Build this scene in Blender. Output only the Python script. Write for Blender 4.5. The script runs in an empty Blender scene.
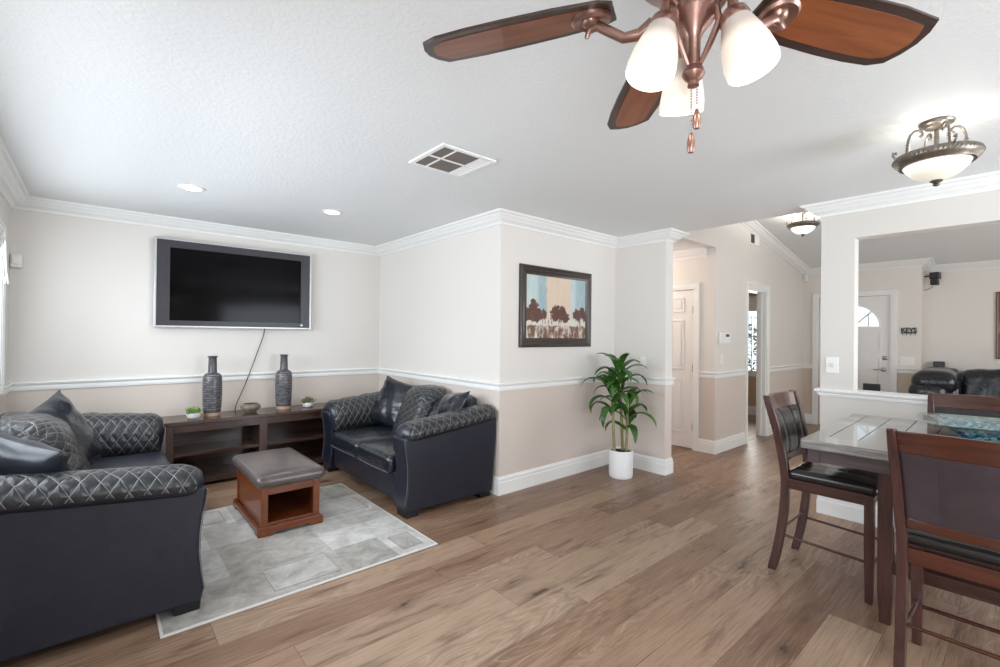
import bpy, bmesh, math, random
from math import sin, cos, pi, radians, sqrt
from mathutils import Vector, Matrix
random.seed(7)
S = bpy.context.scene
COL = S.collection

# ------------------------------------------------------------------ camera
cam_d = bpy.data.cameras.new('camera'); cam = bpy.data.objects.new('camera', cam_d); COL.objects.link(cam)
F_PX, YAW, PITCH, ROLL, CAM_H = 463.638, radians(40.941), radians(.246), radians(.59), 1.38
cam_d.sensor_fit = 'HORIZONTAL'; cam_d.sensor_width = 36; cam_d.lens = F_PX * 36 / 1000
cam_d.clip_start = .03; cam_d.clip_end = 200
fw = Vector((sin(YAW) * cos(PITCH), cos(YAW) * cos(PITCH), sin(PITCH)))
rt = Vector((cos(YAW), -sin(YAW), 0)); up = rt.cross(fw)
r2 = rt * cos(ROLL) + up * sin(ROLL); u2 = up * cos(ROLL) - rt * sin(ROLL)
cam.matrix_world = Matrix(((r2.x, u2.x, -fw.x, 0), (r2.y, u2.y, -fw.y, 0), (r2.z, u2.z, -fw.z, CAM_H), (0, 0, 0, 1)))
S.camera = cam

# ------------------------------------------------------------------ world, light, exposure
S.view_settings.view_transform = 'Standard'; S.view_settings.look = 'None'
S.view_settings.gamma = 1; S.view_settings.use_curve_mapping = False
S.view_settings.exposure = 0.30
w = bpy.data.worlds.new('sky'); S.world = w; w.use_nodes = True
bg = w.node_tree.nodes['Background']; bg.inputs[0].default_value = (.80, .90, 1.0, 1); bg.inputs[1].default_value = 1.3

def area(name, loc, direction, sx, sy, power, color):
    d = bpy.data.lights.new(name, 'AREA'); d.shape = 'RECTANGLE'; d.size = sx; d.size_y = sy; d.energy = power; d.color = color
    o = bpy.data.objects.new(name, d); COL.objects.link(o); o.location = loc
    o.rotation_euler = Vector(direction).to_track_quat('-Z', 'Y').to_euler()
    return o
DAY = (.86, .93, 1.0)
area('daylight_left_window', (-.62, 3.2, 1.52), (1, 0, -.22), 3.2, 1.0, 68, DAY)       # through window_1
area('daylight_garden_door', (3.3, -2.68, 1.1), (-.15, 1, 0.02), 1.9, 2.0, 100, DAY)      # through the glass door behind the camera
area('daylight_side_window', (-.62, -1.1, 1.4), (1, 0, 0), 1.3, 1.9, 70, DAY)
area('front_room_fill', (6.6, -1.68, 1.4), (0, 1, 0), 2.6, 1.6, 34, (1, .97, .92))  # fill light at an added, unseen window, to brighten the foyer
area('daylight_bedroom', (8.98, 3.45, 1.4), (-1, 0, 0), .9, 1.1, 26, (1, .98, .92))

def bulb(name, loc, power, r=.03, color=(1, .86, .68)):
    d = bpy.data.lights.new(name, 'POINT'); d.energy = power; d.shadow_soft_size = r; d.color = color
    o = bpy.data.objects.new(name, d); COL.objects.link(o); o.location = loc
    return o

# ------------------------------------------------------------------ node helpers
def new_mat(name):
    m = bpy.data.materials.new(name); m.use_nodes = True
    nt = m.node_tree; return m, nt, nt.nodes['Principled BSDF']
class N:
    def __init__(s, nt): s.nt = nt
    def node(s, t, **k):
        n = s.nt.nodes.new(t)
        for a, v in k.items(): setattr(n, a, v)
        return n
    def put(s, sock, v):
        if hasattr(v, 'is_linked') or isinstance(v, bpy.types.NodeSocket): s.nt.links.new(v, sock)
        else: sock.default_value = v
    def m(s, op, a, b=0.0, c=None):
        n = s.node('ShaderNodeMath', operation=op); s.put(n.inputs[0], a); s.put(n.inputs[1], b)
        if c is not None: s.put(n.inputs[2], c)
        return n.outputs[0]
    def mix(s, f, a, b, blend='MIX'):
        n = s.node('ShaderNodeMix', data_type='RGBA', blend_type=blend); s.put(n.inputs[0], f); s.put(n.inputs[6], a); s.put(n.inputs[7], b)
        return n.outputs[2]
    def noise(s, vec, scale, detail=3, rough=.5, dist=0):
        n = s.node('ShaderNodeTexNoise'); n.inputs['Scale'].default_value = scale; n.inputs['Detail'].default_value = detail
        n.inputs['Roughness'].default_value = rough; n.inputs['Distortion'].default_value = dist
        if vec is not None: s.nt.links.new(vec, n.inputs['Vector'])
        return n.outputs['Fac']
    def pos(s): return s.node('ShaderNodeNewGeometry').outputs['Position']
    def obj(s): return s.node('ShaderNodeTexCoord').outputs['Object']
    def uv(s): return s.node('ShaderNodeTexCoord').outputs['UV']
    def xyz(s, v):
        n = s.node('ShaderNodeSeparateXYZ'); s.nt.links.new(v, n.inputs[0]); return n.outputs
    def comb(s, x, y, z):
        n = s.node('ShaderNodeCombineXYZ'); s.put(n.inputs[0], x); s.put(n.inputs[1], y); s.put(n.inputs[2], z); return n.outputs[0]
    def ramp(s, f, stops):
        n = s.node('ShaderNodeValToRGB'); cr = n.color_ramp
        while len(cr.elements) < len(stops): cr.elements.new(.5)
        for e, (p, c) in zip(cr.elements, stops): e.position = p; e.color = (*c, 1) if len(c) == 3 else c
        s.nt.links.new(f, n.inputs[0]); return n.outputs[0]
    def bump(s, h, strength, dist=.01):
        n = s.node('ShaderNodeBump'); n.inputs['Strength'].default_value = strength; n.inputs['Distance'].default_value = dist
        s.nt.links.new(h, n.inputs['Height']); return n.outputs[0]
    def sstep(s, x, lo, hi):
        n = s.node('ShaderNodeMapRange', interpolation_type='SMOOTHSTEP'); s.put(n.inputs[0], x)
        n.inputs[1].default_value = lo; n.inputs[2].default_value = hi; return n.outputs[0]
def C(r, g, b): # sRGB 0-255 -> linear
    f = lambda v: (v / 255 / 12.92) if v / 255 <= .04045 else ((v / 255 + .055) / 1.055) ** 2.4
    return (f(r), f(g), f(b), 1)
def plain(name, col, rough=.5, metal=0, noise=0, nscale=20, bump=0, coat=0, emit=None, estr=0, spec=.5):
    m, nt, b = new_mat(name); n = N(nt)
    b.inputs['Roughness'].default_value = rough; b.inputs['Metallic'].default_value = metal
    b.inputs['Coat Weight'].default_value = coat; b.inputs['Specular IOR Level'].default_value = spec
    f = n.noise(n.obj(), nscale, 4)
    k = noise
    lo = tuple(c * (1 - k) for c in col[:3]) + (1,); hi = tuple(min(1, c * (1 + k)) for c in col[:3]) + (1,)
    nt.links.new(n.ramp(f, [(.3, lo), (.7, hi)]), b.inputs['Base Color'])
    if bump: nt.links.new(n.bump(f, bump, .003), b.inputs['Normal'])
    if emit: b.inputs['Emission Color'].default_value = emit; b.inputs['Emission Strength'].default_value = estr
    return m

# ------------------------------------------------------------------ materials
def wall_mat(name, upper, lower, split=.93):
    m, nt, b = new_mat(name); n = N(nt); p = n.pos(); z = n.xyz(p)[2]
    f = n.noise(p, 140, 2)
    st = n.m('GREATER_THAN', z, split)
    nt.links.new(n.mix(st, lower, upper), b.inputs['Base Color'])
    nt.links.new(n.bump(f, .06, .003), b.inputs['Normal']); b.inputs['Roughness'].default_value = .6
    b.inputs['Specular IOR Level'].default_value = .3
    return m
UP, LO = C(224, 219, 213), C(214, 202, 193)
M = {}
M['wall'] = wall_mat('painted_wall_two_tone', UP, LO)
M['wall_plain'] = wall_mat('painted_wall_cream', C(216, 211, 204), C(216, 211, 204))
M['wall_foyer'] = wall_mat('painted_foyer_two_tone', C(227, 221, 215), C(209, 194, 174))
M['wall_tan'] = wall_mat('painted_wall_tan', C(205, 180, 150), C(205, 180, 150))
def ceil_mat():
    m, nt, b = new_mat('textured_ceiling_paint'); n = N(nt); p = n.pos()
    f = n.noise(p, 48, 3, .6); g = n.sstep(f, .42, .62)
    b.inputs['Base Color'].default_value = C(229, 231, 231); b.inputs['Roughness'].default_value = .55
    nt.links.new(n.bump(g, .20, .004), b.inputs['Normal']); b.inputs['Specular IOR Level'].default_value = .35
    return m
M['ceiling'] = ceil_mat()
M['trim'] = plain('white_trim_paint', C(238, 238, 236), .35, noise=.01)
M['door'] = plain('white_door_paint', C(232, 230, 227), .4, noise=.01)
def floor_mat():
    m, nt, b = new_mat('oak_plank_floor'); n = N(nt); p = n.pos(); x, y, z = n.xyz(p)
    PW, PL = .21, 1.52
    ry = n.m('DIVIDE', n.m('SUBTRACT', y, 1.09 - 21 * PW), PW); row = n.m('FLOOR', ry); fy = n.m('FRACT', ry)
    wn = n.node('ShaderNodeTexWhiteNoise', noise_dimensions='1D'); nt.links.new(row, wn.inputs['W'])
    rx = n.m('ADD', n.m('DIVIDE', x, PL), n.m('MULTIPLY', wn.outputs['Value'], 7.0)); rx = n.m('ADD', rx, 20.0)
    idx = n.m('FLOOR', rx); fx = n.m('FRACT', rx)
    w2 = n.node('ShaderNodeTexWhiteNoise', noise_dimensions='2D'); nt.links.new(n.comb(idx, row, 0.0), w2.inputs['Vector'])
    r = w2.outputs['Value']; rc = n.xyz(w2.outputs['Color'])
    gx = n.m('ADD', x, n.m('MULTIPLY', rc[0], 37.0)); gy = n.m('ADD', y, n.m('MULTIPLY', rc[1], 11.0))
    def sv(kx, ky): return n.comb(n.m('MULTIPLY', gx, float(kx)), n.m('MULTIPLY', gy, float(ky)), n.m('MULTIPLY', r, 9.0))
    g1 = n.noise(sv(1.1, 9), 1.6, 5, .62, .6)            # broad heartwood streaks
    g2 = n.noise(sv(3.2, 120), 1.6, 3, .6, .3)           # fine pores
    g3 = n.noise(sv(.9, 4.2), 1.3, 2, .5, .4)            # cathedral field
    tone = n.ramp(r, [(0, C(122, 93, 74)), (.25, C(145, 115, 93)), (.5, C(158, 129, 106)), (.75, C(133, 103, 82)), (1, C(172, 147, 124))])
    c1 = n.mix(n.m('MULTIPLY', n.sstep(g1, .52, .70), .75), tone, C(90, 66, 53))
    c1 = n.mix(n.m('MULTIPLY', n.sstep(g1, .47, .30), .45), c1, C(170, 141, 118))
    c1 = n.mix(n.m('MULTIPLY', n.sstep(g2, .50, .66), .38), c1, C(96, 70, 56))
    c1 = n.mix(n.m('MULTIPLY', n.sstep(g2, .46, .32), .25), c1, C(188, 164, 142))
    ring = n.m('ABSOLUTE', n.m('SUBTRACT', n.m('FRACT', n.m('MULTIPLY', g3, 16.0)), .5))
    zone = n.sstep(n.noise(sv(.5, 1.5), 1.1, 2), .50, .60)
    c1 = n.mix(n.m('MULTIPLY', n.m('MULTIPLY', n.sstep(ring, .30, .44), zone), .24), c1, C(86, 62, 50))
    c1 = n.mix(n.m('MULTIPLY', n.m('MULTIPLY', n.sstep(ring, .10, .03), zone), .26), c1, C(196, 176, 156))
    # knots with dark figure round them
    vo = n.node('ShaderNodeTexVoronoi'); vo.inputs['Scale'].default_value = 1.0
    nt.links.new(n.comb(n.m('MULTIPLY', gx, 1.9), n.m('MULTIPLY', gy, 5.2), 0.0), vo.inputs['Vector'])
    dk = n.m('ADD', vo.outputs['Distance'], n.m('MULTIPLY', n.m('SUBTRACT', n.noise(sv(14, 40), 1.0, 3), .5), .35))
    on = n.m('GREATER_THAN', n.xyz(vo.outputs['Color'])[0], .32)
    c1 = n.mix(n.m('MULTIPLY', n.m('MULTIPLY', n.sstep(dk, .36, .05), on), .55), c1, C(92, 66, 52))
    c1 = n.mix(n.m('MULTIPLY', n.m('MULTIPLY', n.sstep(dk, .13, .03), on), .85), c1, C(54, 38, 31))
    # joints
    ey = n.m('MULTIPLY', n.m('MINIMUM', fy, n.m('SUBTRACT', 1.0, fy)), PW); ex = n.m('MULTIPLY', n.m('MINIMUM', fx, n.m('SUBTRACT', 1.0, fx)), PL)
    e = n.sstep(n.m('MINIMUM', ey, ex), .0005, .0022)
    c1 = n.mix(n.m('ADD', n.m('MULTIPLY', e, .7), .3), C(84, 64, 52), c1)
    nt.links.new(c1, b.inputs['Base Color'])
    nt.links.new(n.m('ADD', n.m('MULTIPLY', g2, .16), .30), b.inputs['Roughness'])
    b.inputs['Specular IOR Level'].default_value = .45
    h = n.m('ADD', n.m('MULTIPLY', e, .8), n.m('MULTIPLY', g2, .25))
    nt.links.new(n.bump(h, .25, .002), b.inputs['Normal'])
    return m
M['floor'] = floor_mat()
def leather(name, col, rough=.34, wrinkle=.12, quilt=False, seams=None):
    m, nt, b = new_mat(name); n = N(nt); o = n.obj()
    f = n.noise(o, 9, 3, .55, .8); fine = n.noise(o, 220, 2)
    h = n.m('ADD', n.m('MULTIPLY', f, 1.0), n.m('MULTIPLY', fine, .06))
    base = n.mix(n.sstep(f, .3, .8), col, tuple(c * 1.35 for c in col[:3]) + (1,))
    if quilt:
        u, v, _ = n.xyz(n.uv())
        a = n.m('ADD', n.m('DIVIDE', u, .115), n.m('DIVIDE', v, .066)); c = n.m('SUBTRACT', n.m('DIVIDE', u, .115), n.m('DIVIDE', v, .066))
        def dist(q): return n.m('ABSOLUTE', n.m('SUBTRACT', n.m('FRACT', n.m('ADD', q, 50.5)), .5))
        d = n.m('MINIMUM', dist(a), dist(c))
        line = n.sstep(d, .024, .012)
        base = n.mix(n.m('MULTIPLY', line, .7), base, C(160, 157, 152))
        h = n.m('ADD', n.m('MULTIPLY', h, .5), n.m('MULTIPLY', n.m('POWER', n.m('MINIMUM', n.m('MULTIPLY', d, 3.0), 1.0), .5), 1.2))
        nt.links.new(n.bump(h, .5, .012), b.inputs['Normal'])
    else:
        nt.links.new(n.bump(h, wrinkle, .02), b.inputs['Normal'])
    nt.links.new(base, b.inputs['Base Color'])
    b.inputs['Roughness'].default_value = rough; b.inputs['Coat Weight'].default_value = .18; b.inputs['Coat Roughness'].default_value = .22
    return m
BLK = C(22, 27, 39)  # blue of the window sheen is tinted into the black base colour
M['leather'] = leather('black_leather', BLK, .36)
M['leather_shiny'] = leather('black_leather_glossy', C(26, 30, 37), .24, .35)
M['quilt'] = leather('black_leather_quilted', C(36, 38, 41), .34, quilt=True)
M['leather_chair'] = leather('espresso_seat_leather', C(28, 25, 25), .18, .04)
M['leather_back'] = leather('brown_back_leather', C(50, 40, 45), .36, .03)
M['leather_otto'] = leather('taupe_leather', C(78, 70, 67), .30, .06)
M['thread'] = plain('grey_thread', C(92, 94, 98), .6)
def wood(name, c1, c2, rough=.3, axis=0, scale=3, coat=.2):
    m, nt, b = new_mat(name); n = N(nt); x, y, z = n.xyz(n.obj())
    k = [14, 14, 14]; k[axis] = 1.0
    v = n.comb(n.m('MULTIPLY', x, float(k[0])), n.m('MULTIPLY', y, float(k[1])), n.m('MULTIPLY', z, float(k[2])))
    f = n.noise(v, scale, 5, .6, .5)
    nt.links.new(n.ramp(f, [(.3, c1), (.7, c2)]), b.inputs['Base Color'])
    b.inputs['Roughness'].default_value = rough; b.inputs['Coat Weight'].default_value = coat
    nt.links.new(n.bump(f, .05, .002), b.inputs['Normal'])
    return m
M['esp_x'] = wood('espresso_wood_x', C(54, 37, 32), C(78, 55, 47), .26, 0)
M['esp_z'] = wood('espresso_wood_z', C(54, 37, 32), C(78, 55, 47), .28, 2)
M['cherry_x'] = wood('dark_cherry_wood_x', C(50, 24, 17), C(80, 40, 27), .22, 0)
M['cherry_y'] = wood('dark_cherry_wood_y', C(48, 27, 24), C(74, 42, 35), .26, 1)
M['cherry_z'] = wood('dark_cherry_wood_z', C(50, 29, 27), C(76, 46, 42), .26, 2)
M['cherry_red'] = wood('red_cherry_wood', C(90, 42, 19), C(124, 62, 28), .3, 0)
M['fan_dark'] = wood('dark_walnut_blade', C(44, 30, 26), C(64, 44, 36), .4, 0)
M['fan_inlay'] = wood('chestnut_blade_inlay', C(112, 60, 32), C(156, 90, 50), .4, 0, 2)
M['table_wood'] = wood('weathered_table_wood', C(62, 50, 52), C(88, 74, 76), .28, 1)
M['table_edge'] = wood('grey_grained_edge', C(96, 92, 90), C(150, 146, 142), .4, 1, 6)
def stone():
    m, nt, b = new_mat('grey_stone_tile'); n = N(nt); o = n.obj()
    f = n.noise(o, 5, 6, .65, 1.2)
    nt.links.new(n.ramp(f, [(.3, C(112, 106, 98)), (.5, C(142, 136, 126)), (.72, C(160, 155, 146))]), b.inputs['Base Color'])
    b.inputs['Roughness'].default_value = .12; b.inputs['Coat Weight'].default_value = .4
    return m
M['stone'] = stone()
M['black'] = plain('black_plastic', C(22, 22, 24), .35)
M['dark'] = plain('dark_void', C(24, 20, 19), .7)
M['bezel'] = plain('charcoal_bezel', C(46, 44, 50), .35, noise=.05)
M['screen'] = plain('glossy_black_screen', C(7, 6, 8), .10, spec=.10)
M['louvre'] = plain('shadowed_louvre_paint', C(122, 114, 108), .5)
M['louvre_back'] = plain('vent_backing', C(62, 57, 54), .7)
M['silver'] = plain('silver_frame', C(190, 190, 190), .35, .6)
M['nickel'] = plain('brushed_nickel', C(170, 165, 158), .28, 1)
M['bronze'] = plain('rubbed_bronze', C(158, 124, 112), .33, .85, .15, 30)
M['pewter'] = plain('antique_pewter', C(128, 120, 110), .35, .8, .25, 60)
M['white_plastic'] = plain('white_plastic', C(236, 235, 232), .4)
M['pot'] = plain('white_ceramic', C(238, 238, 238), .3, noise=.01)
M['soil'] = plain('potting_soil', C(46, 40, 38), .9, noise=.4, nscale=80, bump=.6)
M['cane'] = plain('green_cane', C(140, 138, 88), .6, noise=.2, nscale=40)
def leaf_mat(name, a, b_, rough=.36):
    m, nt, b = new_mat(name); n = N(nt); o = n.obj(); f = n.noise(o, 7, 3)
    nt.links.new(n.ramp(f, [(.3, a), (.7, b_)]), b.inputs['Base Color']); b.inputs['Roughness'].default_value = rough
    b.inputs['Subsurface Weight'].default_value = .0
    return m
M['leaf'] = leaf_mat('glossy_green_leaf', C(30, 62, 24), C(70, 116, 42))
M['succulent'] = leaf_mat('succulent_leaf', C(78, 120, 54), C(150, 170, 96), .5)
M['succulent_dark'] = leaf_mat('succulent_leaf_dusky', C(92, 92, 62), C(140, 136, 96), .5)
def glow(name, col, s):
    m, nt, b = new_mat(name); b.inputs['Base Color'].default_value = col; b.inputs['Roughness'].default_value = .3
    b.inputs['Emission Color'].default_value = col; b.inputs['Emission Strength'].default_value = s
    return m
M['bulb'] = glow('lit_bulb', (1, .93, .82, 1), 5)
M['downlight'] = glow('lit_lens', (1, .98, .95, 1), 4)
def shade_glass(name, top, bot, z0, z1, s0, s1):
    m, nt, b = new_mat(name); n = N(nt); z = n.xyz(n.obj())[2]
    f = n.sstep(z, z0, z1)
    nt.links.new(n.mix(f, bot, top), b.inputs['Emission Color'])
    b.inputs['Base Color'].default_value = C(196, 184, 173); b.inputs['Roughness'].default_value = .35
    mr = n.node('ShaderNodeMapRange'); nt.links.new(f, mr.inputs[0]); mr.inputs[3].default_value = s0; mr.inputs[4].default_value = s1
    nt.links.new(mr.outputs[0], b.inputs['Emission Strength'])
    return m
M['shade'] = shade_glass('lit_frosted_shade', C(236, 214, 196), C(255, 240, 222), -.085, -.040, .46, .02)
M['dome'] = shade_glass('lit_alabaster_dome', C(253, 255, 248), C(238, 240, 220), -.10, -.01, .42, .80)
def thin_glass():
    m, nt, b = new_mat('window_glass'); n = N(nt)
    out = nt.nodes['Material Output']; t = n.node('ShaderNodeBsdfTransparent'); g = n.node('ShaderNodeBsdfGlossy'); g.inputs['Roughness'].default_value = .02
    mx = n.node('ShaderNodeMixShader'); fr = n.node('ShaderNodeFresnel'); fr.inputs[0].default_value = 1.3
    nt.links.new(fr.outputs[0], mx.inputs[0]); nt.links.new(t.outputs[0], mx.inputs[1]); nt.links.new(g.outputs[0], mx.inputs[2]); nt.links.new(mx.outputs[0], out.inputs[0])
    return m
M['dome_bright'] = shade_glass('lit_white_dome', C(255, 255, 250), C(246, 248, 238), -.10, -.01, .95, 1.3)
M['glass'] = thin_glass()
def rug_mats():
    out = []
    for i, c in enumerate([(160, 157, 151), (178, 176, 171), (190, 188, 184), (204, 202, 198), (168, 164, 158), (186, 185, 182)]):
        m, nt, b = new_mat('rug_tone_%d' % i); n = N(nt); p = n.pos()
        f = n.noise(p, 7, 6, .7, .6); g = n.noise(p, 260, 2)
        hi = tuple(min(255, v + 20) for v in c); lo = tuple(v - 24 for v in c)
        nt.links.new(n.ramp(n.m('ADD', n.m('MULTIPLY', f, .8), n.m('MULTIPLY', g, .2)), [(.36, C(*lo)), (.5, C(*c)), (.64, C(*hi))]), b.inputs['Base Color'])
        b.inputs['Roughness'].default_value = .9; b.inputs['Specular IOR Level'].default_value = .1
        nt.links.new(n.bump(g, .3, .004), b.inputs['Normal']); out.append(m)
    return out
RUG = rug_mats()
M['rug_line'] = plain('rug_outline', C(150, 148, 144), .9)
M['rug_edge'] = plain('rug_binding', C(214, 212, 208), .9)

# ------------------------------------------------------------------ mesh builder
class MB:
    def __init__(s): s.v = []; s.f = []; s.mi = []; s.uv = []
    def add(s, vs, fs, mi=0, uvs=None):
        o = len(s.v); s.v += [tuple(p) for p in vs]
        for k, f in enumerate(fs):
            s.f.append(tuple(i + o for i in f)); s.mi.append(mi)
            s.uv.append(uvs[k] if uvs else None)
        return s
    def box(s, x0, x1, y0, y1, z0, z1, mi=0):
        v = [(x, y, z) for z in (z0, z1) for y in (y0, y1) for x in (x0, x1)]
        return s.add(v, [(0, 2, 3, 1), (4, 5, 7, 6), (0, 1, 5, 4), (1, 3, 7, 5), (3, 2, 6, 7), (2, 0, 4, 6)], mi)
    def prism(s, poly, axis, a, b, mi=0):
        # poly in the plane of the two other axes (cyclic order), extruded along axis a..b
        def P(p, t): return {0: (t, p[0], p[1]), 1: (p[0], t, p[1]), 2: (p[0], p[1], t)}[axis]
        n = len(poly); v = [P(p, a) for p in poly] + [P(p, b) for p in poly]
        f = [tuple(range(n - 1, -1, -1)), tuple(range(n, 2 * n))] + [(i, (i + 1) % n, n + (i + 1) % n, n + i) for i in range(n)]
        return s.add(v, f, mi)
    def lathe(s, prof, c=(0, 0, 0), seg=32, mi=0, shape=None, mat=None):
        v = []; f = []; n = len(prof)
        for i in range(seg):
            t = 2 * pi * i / seg; k = shape(t) if shape else 1
            for r, z in prof:
                p = Vector((r * k * cos(t), r * k * sin(t), z))
                if mat is not None: p = mat @ p
                v.append((p.x + c[0], p.y + c[1], p.z + c[2]))
        for i in range(seg):
            j = (i + 1) % seg
            for k in range(n - 1): f.append((i * n + k, j * n + k, j * n + k + 1, i * n + k + 1))
        return s.add(v, f, mi)
    def tube(s, pts, r, seg=10, mi=0, cap=True, flat=None):
        pts = [Vector(p) for p in pts]; n = len(pts); rr = r if isinstance(r, (list, tuple)) else [r] * n
        tang = [(pts[min(i + 1, n - 1)] - pts[max(i - 1, 0)]).normalized() for i in range(n)]
        a = Vector((0, 0, 1)) if abs(tang[0].z) < .9 else Vector((1, 0, 0))
        nrm = (a - tang[0] * a.dot(tang[0])).normalized(); v = []
        for i in range(n):
            nrm = (nrm - tang[i] * nrm.dot(tang[i])).normalized(); bn = tang[i].cross(nrm)
            for k in range(seg):
                t = 2 * pi * k / seg
                v.append(pts[i] + (nrm * cos(t) * (flat if flat else 1) + bn * sin(t)) * rr[i])
        f = [(i * seg + k, i * seg + (k + 1) % seg, (i + 1) * seg + (k + 1) % seg, (i + 1) * seg + k) for i in range(n - 1) for k in range(seg)]
        if cap: f += [tuple(range(seg - 1, -1, -1)), tuple((n - 1) * seg + k for k in range(seg))]
        return s.add(v, f, mi)
    def bar(s, pts, wx, wy, mi=0, taper=None):
        # square-section bar through points; section half-axes fixed to world x (wx) and y (wy)
        v = []; n = len(pts)
        for i, p in enumerate(pts):
            k = taper[i] if taper else 1
            for sx, sy in ((-1, -1), (1, -1), (1, 1), (-1, 1)): v.append((p[0] + sx * wx * k / 2, p[1] + sy * wy * k / 2, p[2]))
        f = [(i * 4 + k, i * 4 + (k + 1) % 4, i * 4 + 4 + (k + 1) % 4, i * 4 + 4 + k) for i in range(n - 1) for k in range(4)]
        f += [(3, 2, 1, 0), tuple((n - 1) * 4 + k for k in range(4))]
        return s.add(v, f, mi)
    def rbox(s, x0, x1, y0, y1, z0, z1, r, bulge=0, n=8, mi=0, fn=None, sag=0):
        cx, cy, cz = (x0 + x1) / 2, (y0 + y1) / 2, (z0 + z1) / 2; H = ((x1 - x0) / 2, (y1 - y0) / 2, (z1 - z0) / 2)
        rr = [min(r, h * .98) for h in H]; R = min(rr)
        def line(h):
            a = [-h, -h + R * .12, -h + R * .4, -h + R * .7, -h + R]; inn = [-h + R + (2 * h - 2 * R) * k / n for k in range(1, n)]
            return a + inn + [-q for q in reversed(a)]
        L = [line(h) for h in H]; key = {}; vs = []; fs = []; uvs = []
        def vert(p):
            k = tuple(round(q, 6) for q in p)
            if k in key: return key[k]
            q = [max(-(H[i] - R), min(H[i] - R, p[i])) for i in range(3)]
            d = Vector([p[i] - q[i] for i in range(3)]); d = d.normalized() * R if d.length > 1e-9 else d
            o = [q[i] + d[i] for i in range(3)]
            u, v_ = p[0] / H[0], p[1] / H[1]; w_ = p[2] / H[2]
            o[2] += (bulge if w_ > 0 else 0) * max(0, w_) * (1 - u * u) * (1 - v_ * v_)
            if fn: o = fn(o, (u, v_, w_))
            key[k] = len(vs); vs.append((o[0] + cx, o[1] + cy, o[2] + cz)); return key[k]
        for ax in range(3):
            b_, c_ = [(1, 2), (2, 0), (0, 1)][ax]
            for sg in (-1, 1):
                for i in range(len(L[b_]) - 1):
                    for j in range(len(L[c_]) - 1):
                        q = []; uq = []
                        for (di, dj) in ((0, 0), (1, 0), (1, 1), (0, 1)):
                            p = [0, 0, 0]; p[ax] = sg * H[ax]; p[b_] = L[b_][i + di]; p[c_] = L[c_][j + dj]; q.append(vert(p))
                            uq.append((p[0] + (sg * p[1] if ax == 0 else 0), p[2] + (p[1] if ax == 2 else 0)))
                        if sg < 0: q.reverse(); uq.reverse()
                        fs.append(tuple(q)); uvs.append(uq)
        return s.add(vs, fs, mi, uvs)
    def build(s, name, mats, parent=None, smooth=False, bevel=0, angle=40, loc=None):
        me = bpy.data.meshes.new(name); me.from_pydata(s.v, [], s.f)
        mats = mats if isinstance(mats, (list, tuple)) else [mats]
        for m in mats: me.materials.append(m)
        me.polygons.foreach_set('material_index', s.mi)
        if any(u for u in s.uv):
            ul = me.uv_layers.new(name='UVMap')
            for p, u in zip(me.polygons, s.uv):
                if u:
                    for li, q in zip(p.loop_indices, u): ul.data[li].uv = q
        me.validate(); me.update()
        bm = bmesh.new(); bm.from_mesh(me); bmesh.ops.recalc_face_normals(bm, faces=bm.faces); bm.to_mesh(me); bm.free()
        if smooth:
            me.polygons.foreach_set('use_smooth', [True] * len(me.polygons)); me.set_sharp_from_angle(angle=radians(angle))
        o = bpy.data.objects.new(name, me); COL.objects.link(o)
        if parent: o.parent = parent
        if loc: o.location = loc
        if bevel:
            b = o.modifiers.new('edge', 'BEVEL'); b.width = bevel; b.segments = 2; b.limit_method = 'ANGLE'; b.angle_limit = radians(40)
        return o
def tag(o, label, cat, group=None):
    o['label'] = label; o['category'] = cat
    if group: o['group'] = group
    return o
def thing(name, loc, label, cat, rz=0, group=None):
    o = bpy.data.objects.new(name, None); COL.objects.link(o); o.location = loc; o.rotation_euler = (0, 0, rz); o.empty_display_size = .1
    return tag(o, label, cat, group)
def struct(name, mb, mat, **k):
    o = mb.build(name, mat, **k)
    if not k.get('parent'): o['kind'] = 'structure'
    return o
def copy_tree(o, parent=None):
    c = o.copy(); COL.objects.link(c); c.parent = parent
    for ch in list(o.children): copy_tree(ch, c)
    return c

# ================================================================== STRUCTURE
XL, YA, XB, YC, XD, YE, XH, YF, XG, YG, XFD = -.53, 5.31, 2.629, 3.029, 4.297, 2.423, 5.53, 2.48, 4.349, 1.116, 8.75
DT = 4.432          # far face of the short wall by the plant
CE = 2.44
def vz(x): return 2.51 + .177 * (8.63 - x)          # sloped foyer ceiling
def wall(name, axis, at0, at1, a0, a1, z0, z1, holes=(), mat='wall'):
    # slab between at0..at1 on `axis` (0: x, 1: y), spanning a0..a1 on the other axis, with rectangular holes (a0,a1,z0,z1)
    mb = MB(); xs = sorted({a0, a1, *[h[0] for h in holes], *[h[1] for h in holes]}); zs = sorted({z0, z1, *[h[2] for h in holes], *[h[3] for h in holes]})
    for i in range(len(xs) - 1):
        for k in range(len(zs) - 1):
            mx, mz = (xs[i] + xs[i + 1]) / 2, (zs[k] + zs[k + 1]) / 2
            if any(h[0] < mx < h[1] and h[2] < mz < h[3] for h in holes): continue
            if axis == 0: mb.box(at0, at1, xs[i], xs[i + 1], zs[k], zs[k + 1])
            else: mb.box(xs[i], xs[i + 1], at0, at1, zs[k], zs[k + 1])
    return struct(name, mb, M[mat])

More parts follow.
